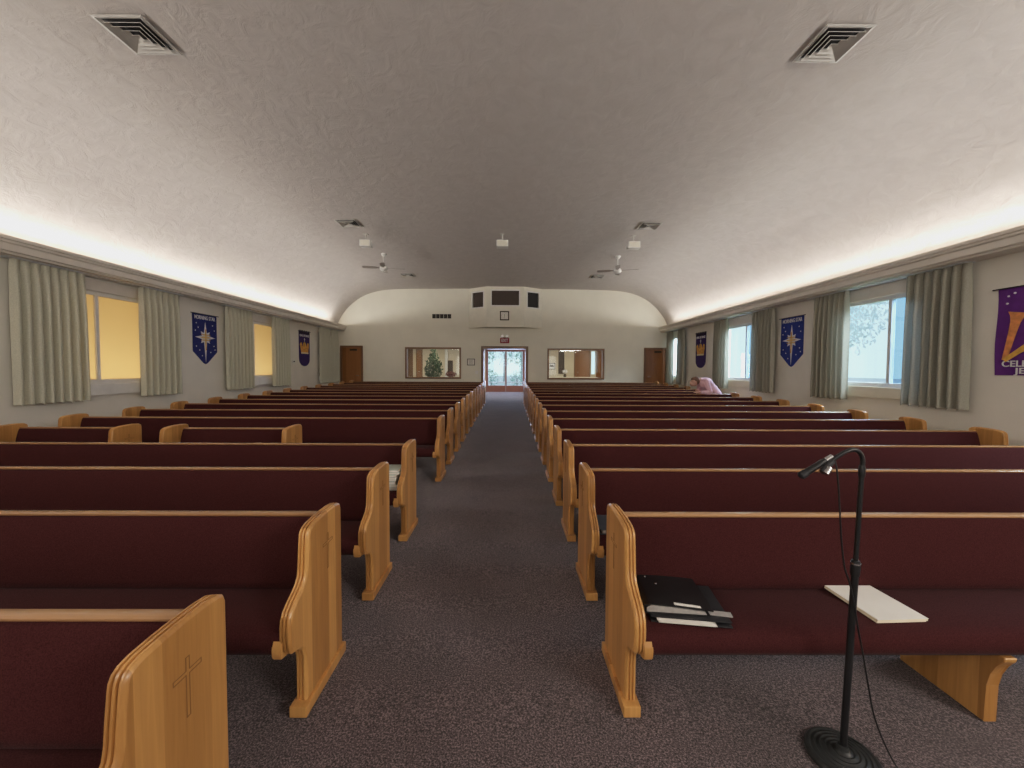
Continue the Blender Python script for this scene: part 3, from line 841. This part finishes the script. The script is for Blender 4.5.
# ------------------------------------------------------------------ rear wall: doors, windows, booth, signs
zb = fz(YB)
def casing(root, x0, x1, z0, z1, w, y0, y1, mat, sill=False, name='door_frame'):
    bm = bmesh.new()
    box(bm, x0 - w, x0, y0, y1, z0, z1 + w, bev=.004); box(bm, x1, x1 + w, y0, y1, z0, z1 + w, bev=.004)
    box(bm, x0, x1, y0, y1, z1, z1 + w, bev=.004)
    if sill: box(bm, x0, x1, y0, y1, z0, z0 + w, bev=.004)
    return obj(name, bm, mat, root)
def side_door(n, x0, x1, z1, hinge, mats):
    root = bpy.data.objects.new('door_%d' % n, None); link(root); root['kind'] = 'structure'
    casing(root, x0, x1, zb, z1, .07, YB - .05, YB + .005, M['frame_wood'])
    obj('door_leaf', bx(x0, x1, YB - .02, YB + .02, zb + .01, z1, bev=.003), mats, root)
    obj('door_closer', bx((x0 + x1) / 2 - .05, (x0 + x1) / 2 + .22, YB - .075, YB - .02, z1 - .13, z1 - .06, bev=.006), M['bronze'], root)
    hx = x0 + .08 if hinge > 0 else x1 - .08
    bm = tube(bmesh.new(), [(hx, YB - .02, zb + 1.0), (hx, YB - .07, zb + 1.0)], .012, 10); tube(bm, [(hx, YB - .07, zb + 1.0), (hx + hinge * .11, YB - .07, zb + 1.0)], .011, 10)
    obj('door_handle', bm, M['chrome'], root, 50)
side_door(1, -6.555, -5.82, 2.415, -1, M['door_wood'])
side_door(2, 5.355, 6.12, 2.39, 1, M['door_wood'])
# central doorway casing
root = bpy.data.objects.new('door_3', None); link(root); root['kind'] = 'structure'
casing(root, DO[0] + .05, DO[1] - .05, fz(YB), DO[3] - .02, .11, YB - .04, YB + .19, M['frame_wood'])
# interior windows
for n, W in ((9, WLo), (10, WRo)):
    root = bpy.data.objects.new('window_%d' % n, None); link(root); root['kind'] = 'structure'
    casing(root, W[0] + .02, W[1] - .02, W[2] - .005, W[3] - .02, .065, YB - .035, YB + .19, M['frame_wood'], sill=True, name='window_frame')
    obj('pane', bx(W[0], W[1], YB + .07, YB + .076, W[2], W[3]), M['glass'], root)
# projection booth (bay)
pts = [(-1.60, YB + .0), (-.885, 15.30), (.535, 15.30), (1.265, YB + .0)]
BZ0, BZ1 = 3.215, 4.73
bm = bmesh.new()
bh = [(.20, .93, 3.985, 4.575), (.19, 1.24, 4.02, 4.575), (.10, .70, 3.975, 4.56)]
segs = []
for (a, b), hrel in zip(zip(pts, pts[1:]), ((.17, .70), (.19, 1.24), (.16, .70))):
    A, B_ = Vector(a), Vector(b); L = (B_ - A).length; d = (B_ - A) / L; n = Vector((d.y, -d.x))
    hz = (4.015, 4.575) if L > 1 else (3.965, 4.545)
    segs.append((A, d, n, L, hrel, hz))
    grid_wall(bm, 0, L, BZ0, BZ1, [(hrel[0], hrel[1], hz[0], hz[1])], lambda u, v, w, A=A, d=d, n=n: (A.x + d.x * u - n.x * w, A.y + d.y * u - n.y * w, v), .08)
prism(bm, [(p[0], p[1]) for p in pts] , 'z', BZ0 - .02, BZ0 + .0)
struct('wall_booth', bm, M['booth_paint'] if 'booth_paint' in M else M['cream'])
for k, (A, d, n, L, hrel, hz) in enumerate(segs):
    root = bpy.data.objects.new('window_%d' % (11 + k), None); link(root); root['kind'] = 'structure'
    def PW(u, v, w): return (A.x + d.x * u - n.x * w, A.y + d.y * u - n.y * w, v)
    t_ = .035
    bm = grid_wall(bmesh.new(), hrel[0] - t_, hrel[1] + t_, hz[0] - t_, hz[1] + t_, [(hrel[0] + .006, hrel[1] - .006, hz[0] + .006, hz[1] - .006)], lambda u, v, w: PW(u, v, w - .012), .03)
    obj('window_frame', bm, M['white'], root)
    bm = grid_wall(bmesh.new(), hrel[0], hrel[1], hz[0], hz[1], [], lambda u, v, w: PW(u, v, w + .06), .006)
    obj('pane', bm, M['booth_dark'] if k < 2 else M['dark'], root)  # opaque panes: the booth's unlit interior is put into their colour
# clock under the booth window
e = empty('wall_clock', (-.20, 15.30, 3.62), 0, 'square framed wall clock on the front of the projection booth', 'clock')
bm = bmesh.new()
for a in ((-.175, -.135, -.175, .175), (.135, .175, -.175, .175), (-.135, .135, .135, .175), (-.135, .135, -.175, -.135)): box(bm, a[0], a[1], -.045, -.001, a[2], a[3], bev=.006)
obj('clock_frame', bm, M['bronze'], e)
obj('clock_face', bx(-.137, .137, -.025, -.012, -.137, .137), M['paper'], e)
bm = bmesh.new()
for k in range(12):
    a = k * PI / 6; c, s = math.sin(a), math.cos(a)
    box(bm, .112 * c - .006, .112 * c + .006, -.028, -.0255, .112 * s - .006, .112 * s + .006)
obj('hour_marks', bm, M['black'], e)
obj('hour_hand', prism(bmesh.new(), [(-.007, 0), (.007, 0), (.012, .06), (.002, .07)], 'y', -.031, -.029), M['black'], e)
obj('minute_hand', prism(bmesh.new(), [(-.005, 0), (.005, 0), (-.012, -.10), (-.02, -.10)], 'y', -.034, -.032), M['black'], e)
# exit sign with twin emergency lamps
e = empty('exit_sign', (-.195, YB, 2.71), 0, 'red exit sign with two emergency lamp heads above the doorway', 'exit sign')
obj('housing', bx(-.18, .18, -.07, -.001, -.10, .10, bev=.008), M['fabric_red'], e)
lettering('EXIT', .17, (0, -.073, 0), (PI / 2, 0, 0), M['exit_glow'] if 'exit_glow' in M else M['felt_white'], e, width=.26)
obj('lamp_bar', bx(-.14, .14, -.06, -.01, .10, .125, bev=.004), M['bronze'], e)
for s in (-1, 1):
    bm = lathe(bmesh.new(), [(.02, -.03), (.045, .0), (.05, .03)], 14); bmesh.ops.rotate(bm, verts=bm.verts, matrix=Matrix.Rotation(PI / 2, 3, 'X')); bmesh.ops.translate(bm, verts=bm.verts, vec=(s * .09, -.05, .165))
    obj('lamp_head', bm, M['chrome'], e, 50)
# wall vent with five cells
e = empty('wall_vent', (-2.66, YB, 3.645), 0, 'dark five-cell air vent high on the rear wall', 'vent')
bm = grid_wall(bmesh.new(), -.39, .39, -.105, .105, [(-.37 + k * .15, -.37 + k * .15 + .14, -.085, .085) for k in range(5)], lambda u, v, w: (u, -.001 - w, v), .02)
obj('vent_frame', bm, M['back_paint'], e)
obj('dark_opening', bx(-.38, .38, -.008, -.003, -.10, .10), M['dark'], e)
bm = bmesh.new()
for k in range(6): box(bm, -.37, .37, -.014, -.009, -.08 + k * .03, -.07 + k * .03)
obj('louvre', bm, M['bronze'], e)
# framed notice and light switch by the doorway
e = empty('framed_notice', (-1.515, YB, 1.865), 0, 'small framed notice on the rear wall next to the doorway', 'picture frame')
bm = grid_wall(bmesh.new(), -.155, .155, -.13, .13, [(-.13, .13, -.105, .105)], lambda u, v, w: (u, -.001 - w, v), .022)
obj('picture_frame', bm, M['black'], e)
obj('notice_sheet', bx(-.135, .135, -.010, -.004, -.11, .11), M['paper'], e)
bm = bmesh.new()
for k in range(5): box(bm, -.08 + .01 * (k % 2), .08 - .012 * (k % 3), -.012, -.0105, .06 - k * .03, .066 - k * .03)
obj('printed_lines', bm, M['dark'], e)
e = empty('light_switch', (-1.29, YB, 1.46), 0, 'pale light switch plate on the rear wall beside the door frame', 'switch')
obj('switch_plate', bx(-.055, .055, -.008, -.001, -.06, .06, bev=.002), M['white'], e)
obj('toggle', bx(-.008, .008, -.018, -.008, -.014, .014, bev=.002), M['cream'], e)

# ------------------------------------------------------------------ vestibule behind the rear wall
vz = lambda y: fz(y)
ODX0, ODX1, ODZ = -1.14, .72, 2.60
bm = grid_wall(bmesh.new(), XL - .2, XR + .2, .0, 3.4, [(ODX0 - .06, ODX1 + .06, .0, ODZ), (4.19, 4.39, 1.35, 2.52)], lambda u, v, w: (u, YV + w, v), .15)
struct('wall_vestibule', bm, M['warm_paint'])
struct('ceiling_vestibule', bx(XL, XR, YB + .15, YV, 2.85, 3.0), M['white'])
# glazed exterior doors
root = bpy.data.objects.new('door_4', None); link(root); root['kind'] = 'structure'
z0 = fz(YV)
casing(root, ODX0, ODX1, z0, ODZ - .06, .06, YV - .03, YV + .12, M['red_wood'])
xm = -.19
for (a, b) in ((ODX0, xm - .005), (xm + .005, ODX1)):
    bm = bmesh.new()
    box(bm, a, a + .045, YV + .02, YV + .065, z0 + .01, ODZ - .06, bev=.003); box(bm, b - .045, b, YV + .02, YV + .065, z0 + .01, ODZ - .06, bev=.003)
    box(bm, a + .045, b - .045, YV + .02, YV + .065, z0 + .01, z0 + .34, bev=.003); box(bm, a + .045, b - .045, YV + .02, YV + .065, ODZ - .12, ODZ - .06, bev=.003)
    lf = obj('door_leaf', bm, M['red_wood'], root)
    obj('pane', bx(a + .04, b - .04, YV + .038, YV + .044, z0 + .33, ODZ - .11), M['glass'], lf)
    obj('push_bar', tube(bmesh.new(), [(a + .06, YV - .03, z0 + .50), (b - .06, YV - .03, z0 + .50)], .018, 8), M['white_metal'], lf, 60)
# inner door leaves folded back into the vestibule
for n, (xh, s) in enumerate(((DO[0] - .02, -1), (DO[1] + .02, 1))):
    root = bpy.data.objects.new('door_%d' % (5 + n), None); link(root); root['kind'] = 'structure'
    y_ = YB + .17
    root.location = (xh, y_, fz(y_ + .4)); root.rotation_euler = (0, 0, math.radians(-1.5 * s))
    obj('door_leaf', bx(-.02 + s * .03, .02 + s * .03, 0, .86, .012, 2.03, bev=.003), M['warm_paint'] if s > 0 else M['door_wood'], root)
    obj('vision_panel', bx(-.024 + s * .03, .024 + s * .03, .30, .55, .9, 1.75), M['dark'], root)
    obj('push_plate', bx(-.026 + s * .03, .026 + s * .03, .70, .78, .9, 1.15), M['chrome'], root)
# features along the vestibule's far wall
def leaf_door(n, x0, x1, z1, mat):
    root = bpy.data.objects.new('door_%d' % n, None); link(root); root['kind'] = 'structure'
    casing(root, x0, x1, fz(YV), z1, .06, YV - .03, YV, M['frame_wood'])
    obj('door_leaf', bx(x0, x1, YV - .02, YV - .001, fz(YV), z1), mat, root)
    obj('door_handle', tube(bmesh.new(), [(x0 + .07, YV - .05, 1.45), (x0 + .17, YV - .05, 1.45)], .015, 8), M['chrome'], root, 50)
leaf_door(7, 3.36, 4.08, 2.60, M['door_wood'])
leaf_door(8, -4.72, -4.50, 2.53, M['door_wood'])
struct('trim_3', bx(4.43, 5.6, YV - .04, YV, fz(YV), 2.70), M['door_wood'])
struct('trim_4', bx(-5.6, -4.93, YV - .04, YV, fz(YV), 2.70), M['frame_wood'])
struct('trim_5', bx(2.50, 2.80, YV - .02, YV, 1.36, 2.70), M['booth_dark'])  # dark sheet on the wall standing for an unlit opening
struct('trim_6', bx(2.80, 2.93, YV - .12, YV, fz(YV), 2.70), M['warm_paint'])
struct('trim_7', bx(-3.29, -3.16, YV - .12, YV, fz(YV), 2.70), M['white'])
struct('trim_8', bx(-3.15, -2.90, YV - .02, YV, 1.20, 2.02), M['booth_dark'])
# pale ledge
e = empty('console_table', (2.35, 18.9, fz(18.9)), 0, 'long pale table against the far side seen through the rear window', 'table')
obj('table_top', bx(-1.2, 1.75, -.35, .35, .80, .85, bev=.008), M['vest_floor'], e)
for px_, py_ in ((-1.12, -.28), (1.67, -.28), (-1.12, .28), (1.67, .28)): obj('leg', bx(px_ - .03, px_ + .03, py_ - .03, py_ + .03, 0, .80), M['vest_floor'], e)
# framed picture
e = empty('framed_picture', (2.165, YV, 1.75), 0, 'small dark framed picture on the vestibule wall above the pale table', 'picture frame')
obj('picture_frame', grid_wall(bmesh.new(), -.17, .17, -.16, .16, [(-.14, .14, -.13, .13)], lambda u, v, w: (u, -.001 - w, v), .03), M['black'], e)
bm = bx(-.145, .145, -.012, -.004, -.135, .135); obj('picture_sheet', bm, M['paper'], e)
bm = flat(bmesh.new(), [(-.13, -.02), (-.06, .10), (.0, .03), (.05, .09), (.12, -.05), (.0, -.03)], .013, .016); obj('picture_shape', bm, M['bronze'], e)

def leaf_cloud(bm, c, rad, n, size, rnd, shape=None):
    for _ in range(n):
        while True:
            p = Vector((rnd.uniform(-1, 1), rnd.uniform(-1, 1), rnd.uniform(-1, 1)))
            if p.length < 1 and (shape is None or shape(p)): break
        q = Vector((c[0] + p.x * rad[0], c[1] + p.y * rad[1], c[2] + p.z * rad[2]))
        a = Euler((rnd.uniform(0, 6.28), rnd.uniform(0, 6.28), rnd.uniform(0, 6.28))).to_matrix()
        s = size * rnd.uniform(.6, 1.3)
        bm.faces.new([bm.verts.new(q + a @ Vector(v)) for v in ((-s, 0, 0), (0, -s * .45, 0), (s, 0, 0), (0, s * .45, 0))])
    return bm
rnd = random.Random(11)
e = empty('potted_tree', (-3.53, 18.6, fz(18.6)), 0, 'leafy green indoor tree behind the rear window', 'plant')
obj('basket', lathe(bmesh.new(), [(.16, 0), (.20, .15), (.21, .32), (.19, .33), (.18, .25)], 16), M['basket'], e, 50)
obj('trunk', tube(bmesh.new(), [(0, 0, .2), (.02, .01, .8), (-.01, 0, 1.5), (0, 0, 1.9)], [.03, .025, .02, .008], 8), M['bark'], e, 60)
obj('foliage', leaf_cloud(bmesh.new(), (0, 0, 1.35), (.44, .42, .80), 800, .075, rnd, lambda p: (p.x ** 2 + p.y ** 2) ** .5 < .95 * (1 - max(0, p.z) * .75)), M['leaf_dark'], e)
e = empty('side_table', (-2.72, 18.6, fz(18.6)), 0, 'small table holding the dried flower bowl', 'table')
obj('table_top', lathe(bmesh.new(), [(.26, .76), (.27, .775), (.26, .79)], 24), M['warm_paint'], e, 40)
obj('leg', lathe(bmesh.new(), [(.16, 0), (.15, .03), (.03, .08), (.03, .76)], 16), M['warm_paint'], e, 40)
e = empty('flower_bowl', (-2.72, 18.6, fz(18.6) + .79), 0, 'bowl of dark red dried flowers on the small table', 'flower arrangement')
obj('bowl', lathe(bmesh.new(), [(.06, 0), (.11, .05), (.13, .11), (.11, .11)], 18), M['flower'], e, 50)
bm = leaf_cloud(bmesh.new(), (0, 0, .19), (.26, .2, .13), 200, .05, rnd); obj('blooms', bm, M['flower'], e)
e = empty('flower_vase', (2.62, 18.9, fz(18.9) + .85), 0, 'small vase of white flowers on the pale table', 'flower arrangement')
obj('vase', lathe(bmesh.new(), [(.05, 0), (.08, .05), (.06, .12), (.045, .16)], 16), M['bronze'], e, 50)
obj('blooms', leaf_cloud(bmesh.new(), (0, 0, .25), (.12, .12, .10), 90, .035, rnd), M['felt_white'], e)

# ------------------------------------------------------------------ outdoors
struct('ground', bx(-40, 60, 20.7, 70, .05, .35), M['concrete'])
struct('ground_lawn', bx(6.6, 60, -30, 20.69, -.3, .1), M['grass'])
def tree(x, y, z, h, rad, n, mat, label, size=.16, seed=0):
    r_ = random.Random(seed)
    e = empty('tree', (x, y, z), 0, label, 'tree', 'trees outside the building')
    obj('trunk', tube(bmesh.new(), [(0, 0, 0), (.05, 0, h * .35), (-.03, .04, h * .7), (0, 0, h * .92)], [rad * .06, rad * .05, rad * .035, .02], 8), M['bark_pale'], e, 60)
    obj('foliage', leaf_cloud(bmesh.new(), (0, 0, h * .62), (rad, rad, h * .40), n, size, r_), mat, e)
def shrub(x, y, z, h, rad, n, mat, label, size=.1, seed=0):
    r_ = random.Random(seed)
    e = empty('shrub', (x, y, z), 0, label, 'shrub', 'shrubs beyond the glazed doors')
    obj('stem', tube(bmesh.new(), [(0, 0, 0), (0, 0, h * .6)], [.04, .02], 6), M['bark'], e, 60)
    obj('foliage', leaf_cloud(bmesh.new(), (0, 0, h * .55), (rad, rad, h * .5), n, size, r_), mat, e)
tree(-2.5, 31, .35, 5.5, 1.7, 900, M['leaf'], 'pale leafy tree seen through the first glazed door leaf', .13, 1)
tree(1.0, 33, .35, 6, 1.9, 900, M['leaf'], 'pale leafy tree seen through the second glazed door leaf', .13, 2)
tree(-.5, 39, .35, 7, 2.4, 900, M['leaf_glare'], 'hazy tree farthest beyond the glazed doors', .16, 3)
shrub(-1.2, 26, .35, 1.2, .5, 220, M['leaf'], 'low shrub outside the first glazed door leaf', .07, 4)
shrub(.5, 26.5, .35, 1.1, .5, 220, M['leaf'], 'low shrub outside the second glazed door leaf', .07, 5)
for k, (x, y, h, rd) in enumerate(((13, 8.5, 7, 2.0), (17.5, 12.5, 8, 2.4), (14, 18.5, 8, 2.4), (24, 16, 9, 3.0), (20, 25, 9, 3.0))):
    tree(x, y, .1, h, rd, 2600, M['leaf_glare'], ['hazy tree closest outside the daylit windows', 'hazy tree outside the first daylit window', 'hazy tree outside the second daylit window', 'tall hazy tree well beyond the daylit windows', 'hazy tree farthest out beyond the daylit windows'][k], .12, 20 + k)
# annex corridor behind the amber windows
bm = bmesh.new()
box(bm, XL - 2.2, XL - 2.05, YF, YV, -.4, 3.4); box(bm, XL - 2.2, XL - .19, YF, YV, 3.33, 3.4); box(bm, XL - 2.2, XL - .19, YF, YV, -.4, -.3)
box(bm, XL - 2.2, XL - .19, YF - .1, YF, -.4, 3.4); box(bm, XL - 2.2, XL - .19, YV, YV + .1, -.4, 3.4)
struct('wall_annex', bm, M['warm_paint'])

# ------------------------------------------------------------------ person leaning on a pew
def blob_mesh(balls, tubes_, voxel, name, mats, extra=None):
    bm = bmesh.new()
    for c, r, sc in balls:
        mtx = Matrix.Translation(c) @ Matrix.Diagonal((*sc, 1))
        bmesh.ops.create_icosphere(bm, subdivisions=3, radius=r, matrix=mtx)
    for pts_, rads in tubes_:
        pp = catmull([tuple(p) + (r,) for p, r in zip(pts_, rads)], 4)
        tube(bm, [p[:3] for p in pp], [max(.004, p[3]) for p in pp], 14)
        for p in (pp[0], pp[-1]): bmesh.ops.create_icosphere(bm, subdivisions=2, radius=max(.004, p[3]), matrix=Matrix.Translation(p[:3]))
    me = bpy.data.meshes.new(name); bm.to_mesh(me); bm.free()
    o = bpy.data.objects.new(name, me); COL.objects.link(o)
    md = o.modifiers.new('r', 'REMESH'); md.mode = 'VOXEL'; md.voxel_size = voxel; md.use_smooth_shade = True
    s = o.modifiers.new('s', 'SMOOTH'); s.iterations = 3; s.factor = .5
    dg = bpy.context.evaluated_depsgraph_get(); dg.update()
    m2 = bpy.data.meshes.new_from_object(o.evaluated_get(dg)); m2.name = name
    bpy.data.objects.remove(o)
    m2.materials.clear()
    for m_ in mats: m2.materials.append(m_)
    m2.polygons.foreach_set('use_smooth', [True] * len(m2.polygons))
    return m2
# person-local frame: +x = the way the person faces (set by rotation), z up, feet at z = 0
def person(x, y, rz, label):
    z = fz(y)
    e = empty('person', (x, y, z), rz, label, 'person')
    hip = Vector((-.29, 0, .75)); chest = Vector((-.04, 0, 1.05)); neck = Vector((.09, 0, 1.13)); head = Vector((.24, 0, 1.095))
    balls = [(hip, .155, (.95, 1.0, .9)), ((hip * .5 + chest * .5) + Vector((0, 0, .0)), .15, (1.1, .95, .9)), (chest, .165, (1, 1.05, .85)),
             (head, .105, (.92, .78, 1.08)), (head + Vector((.055, 0, -.05)), .066, (1, .85, 1)),
             (head + Vector((.105, 0, -.012)), .016, (1.2, .8, 1.5)), (head + Vector((.0, .082, -.01)), .024, (.8, .4, 1.3)), (head + Vector((.0, -.082, -.01)), .024, (.8, .4, 1.3))]
    tubes_ = [([hip, (hip + chest) / 2, chest, neck], [.14, .145, .145, .07]), ([chest + Vector((.04, 0, .04)), neck, head + Vector((-.03, 0, -.03))], [.075, .058, .055])]
    arms = []
    for s in (-1, 1):
        sh = chest + Vector((.05, s * .175, .02)); el = sh + Vector((-.02 if s > 0 else .08, s * .045 , -.27)); 
        if s > 0: el = Vector((-.04, .245, .83)); wr = Vector((.20, .235, .835))
        else: el = Vector((.02, -.22, .80)); wr = Vector((.17, .02, .86))
        arms.append((sh, el, wr))
        tubes_.append(([sh, sh * .5 + el * .5, el, el * .5 + wr * .5, wr], [.058, .050, .042, .038, .027]))
        d = (wr - el).normalized(); side = Vector((0, 0, 1)).cross(d).normalized()
        palm = wr + d * .05
        tubes_.append(([wr, palm, wr + d * .085], [.027, .036, .034]))
        for k, (o_, ln) in enumerate(((-.030, .062), (-.010, .075), (.010, .070), (.030, .055))):
            b0 = wr + d * .085 + side * o_
            tubes_.append(([b0, b0 + d * ln * .5 + Vector((0, 0, -.002)), b0 + d * ln + Vector((0, 0, -.014))], [.0105, .0095, .008]))
        b0 = wr + d * .03 + side * (.036 * (-s))
        tubes_.append(([b0, b0 + d * .03 + side * (.022 * -s), b0 + d * .06 + side * (.026 * -s)], [.012, .011, .009]))
    legs = []
    for s in (-1, 1):
        hj = hip + Vector((0, s * .09, -.05)); kn = Vector((.03, s * .10, .46)); an = Vector((-.22, s * .10, .085)); toe = Vector((-.04, s * .11, .04))
        legs.append((hj, kn, an, toe))
        tubes_.append(([hj, hj * .5 + kn * .5, kn, kn * .45 + an * .55, an], [.095, .08, .058, .055, .038]))
        tubes_.append(([an, an + Vector((.06, 0, -.03)), toe], [.042, .042, .03]))
    body = obj('body', blob_mesh(balls, tubes_, .0085, 'body', [M['skin']]), None, e)
    # shirt
    sb = [(hip + Vector((.02, 0, .03)), .168, (.95, 1.03, .9)), ((hip + chest) / 2, .165, (1.12, .98, .92)), (chest, .178, (1, 1.06, .88))]
    st = [([hip + Vector((-.02, 0, .0)), (hip + chest) / 2, chest, neck + Vector((-.03, 0, -.01))], [.155, .16, .158, .085])]
    for (sh, el, wr) in arms:
        st.append(([sh - (el - sh) * .15, sh * .5 + el * .5, el, el * .4 + wr * .6, el * .12 + wr * .88], [.072, .064, .056, .050, .042]))
    obj('shirt', blob_mesh(sb, st, .013, 'shirt', [M['pink']]), None, e)
    tt = []
    for hj, kn, an, toe in legs: tt.append(([hj, hj * .5 + kn * .5, kn, kn * .45 + an * .55, an + Vector((0, 0, .02))], [.112, .096, .074, .070, .062]))
    obj('trousers', blob_mesh([(hip + Vector((0, 0, -.03)), .168, (.95, 1.0, .72))], tt, .014, 'trousers', [M['trousers']]), None, e)
    hb = [(head + Vector((-.028, 0, .022)), .112, (.92, .80, 1.0)), (head + Vector((.0, 0, .055)), .09, (1.0, .84, .75))]
    obj('hair', blob_mesh(hb, [], .010, 'hair', [M['hair']]), None, e)
    for s in (-1, 1):
        obj('eye', lathe(bmesh.new(), [(.004, -.004), (.008, 0), (.004, .004)], 8, head + Vector((.092, s * .034, .012))), M['black'], e)
    lp = tube(bmesh.new(), [head + Vector((.108, -.022, -.062)), head + Vector((.116, 0, -.060)), head + Vector((.108, .022, -.062))], .005, 6)
    obj('mouth', lp, M['fabric_red'], e)
    for hj, kn, an, toe in legs:
        obj('shoe', blob_mesh([], [([an + Vector((-.04, 0, -.045)), an + Vector((.05, 0, -.04)), toe + Vector((.03, 0, .008))], [.046, .048, .038])], .010, 'shoe', [M['black']]), None, e)
    return e
person(4.97, 10.19, PI, 'person in a pink shirt stooping forward with forearms on a pew back')

# ------------------------------------------------------------------ lights
COVE = (1.0, .95, .90)
cy = (YF + 15.2) / 2; cl_ = 15.2 - YF - .6
area('cove_lamp', (XL + .11, cy, 3.238), (0, PI + math.radians(68), 0), .06, cl_, 222, COVE)
area('cove_lamp', (XR - .11, cy, 3.238), (0, PI - math.radians(68), 0), .06, cl_, 222, COVE)
# unseen fill lamps added behind the camera to warm the pew wood
area('front_fill_lamp', (-4.6, -2.2, 3.6), (math.radians(62), 0, math.radians(-40)), 2.0, .8, 70, (1, .90, .78))
area('front_fill_lamp', (5.0, -2.2, 3.5), (math.radians(62), 0, math.radians(42)), 2.0, .8, 150, (1, .92, .84))
area('front_wall_fill', (-.3, YF + .15, 2.3), (math.radians(108), 0, 0), 9, 2.6, 110, (1, .95, .90))  # added fill lifting ceiling and pews; the front wall has no window
# vestibule
area('vestibule_lamp', (-3.6, 18.3, 2.8), (0, 0, 0), 3, 1.5, 60, (1, .84, .62))
area('vestibule_lamp', (3.2, 18.3, 2.8), (0, 0, 0), 3, 1.5, 60, (1, .84, .62))
# annex corridor lamps behind the amber glass
for c in WIN_C[:3]:
    area('annex_lamp', (XL - 1.7, c, .9), (0, math.radians(-100), 0), 1.2, 2.4, 50, (1, .89, .70))
# area lamps added outside the daylit windows and glazed doors to boost daylight
for c in WIN_C:
    area('daylight', (XR + 1.25, c, 3.75), (0, math.radians(48), 0), 1.3, 2.2, 520, (.74, .87, 1.0))
area('daylight', ((ODX0 + ODX1) / 2, YV + .8, 1.8), (math.radians(-82), 0, 0), 1.8, 2.2, 190, (.60, .69, 1.0))

w = bpy.data.worlds.new('World'); scene.world = w; w.use_nodes = True
nt = w.node_tree; nt.nodes.clear()
wo = nt.nodes.new('ShaderNodeOutputWorld'); bg = nt.nodes.new('ShaderNodeBackground')
tc = nt.nodes.new('ShaderNodeTexCoord'); sp = nt.nodes.new('ShaderNodeSeparateXYZ'); nt.links.new(tc.outputs['Generated'], sp.inputs[0])
rp = nt.nodes.new('ShaderNodeValToRGB'); nt.links.new(sp.outputs['Z'], rp.inputs[0])
rp.color_ramp.elements[0].position = 0; rp.color_ramp.elements[0].color = (.64, .88, .92, 1)
rp.color_ramp.elements[1].position = .6; rp.color_ramp.elements[1].color = (.55, .76, 1, 1)
nt.links.new(rp.outputs[0], bg.inputs[0]); bg.inputs[1].default_value = 1.3
nt.links.new(bg.outputs[0], wo.inputs[0])

# ------------------------------------------------------------------ camera
cam = bpy.data.cameras.new('Camera'); co = bpy.data.objects.new('Camera', cam); link(co)
cam.sensor_width = 36; cam.lens = 400 / 1024 * 36; cam.clip_start = .05; cam.clip_end = 300
p, yw, ro = math.radians(-2.15), math.radians(.36), math.radians(.27)
fw = Vector((math.sin(yw) * math.cos(p), math.cos(yw) * math.cos(p), math.sin(p)))
rt = fw.cross(Vector((0, 0, 1))).normalized(); up = rt.cross(fw)
rt2 = rt * math.cos(ro) + up * math.sin(ro); up2 = up * math.cos(ro) - rt * math.sin(ro)
mw = Matrix((rt2, up2, -fw)).transposed().to_4x4(); mw.translation = (0, 0, 1.6)
co.matrix_world = mw
scene.camera = co

scene.view_settings.view_transform = 'Standard'
scene.view_settings.look = 'None'
scene.view_settings.exposure = .24
scene.view_settings.use_curve_mapping = True
cmap = scene.view_settings.curve_mapping
cmap.use_clip = True; cmap.clip_max_x = 6; cmap.clip_max_y = 1.0; cmap.extend = 'HORIZONTAL'
cv = cmap.curves[3]
cv.points[0].location = (0, 0); cv.points[-1].location = (6, 1.0)
for pt in ((.05, .049), (.15, .152), (.35, .345), (.6, .53), (1.0, .72), (1.8, .89), (3.2, .97)): cv.points.new(*pt)
cmap.update()
scene.view_settings.gamma = 1
scene.cycles.use_denoising = True
scene.cycles.max_bounces = 8
scene.cycles.diffuse_bounces = 5
scene.cycles.transparent_max_bounces = 12
scene.cycles.sample_clamp_indirect = 6
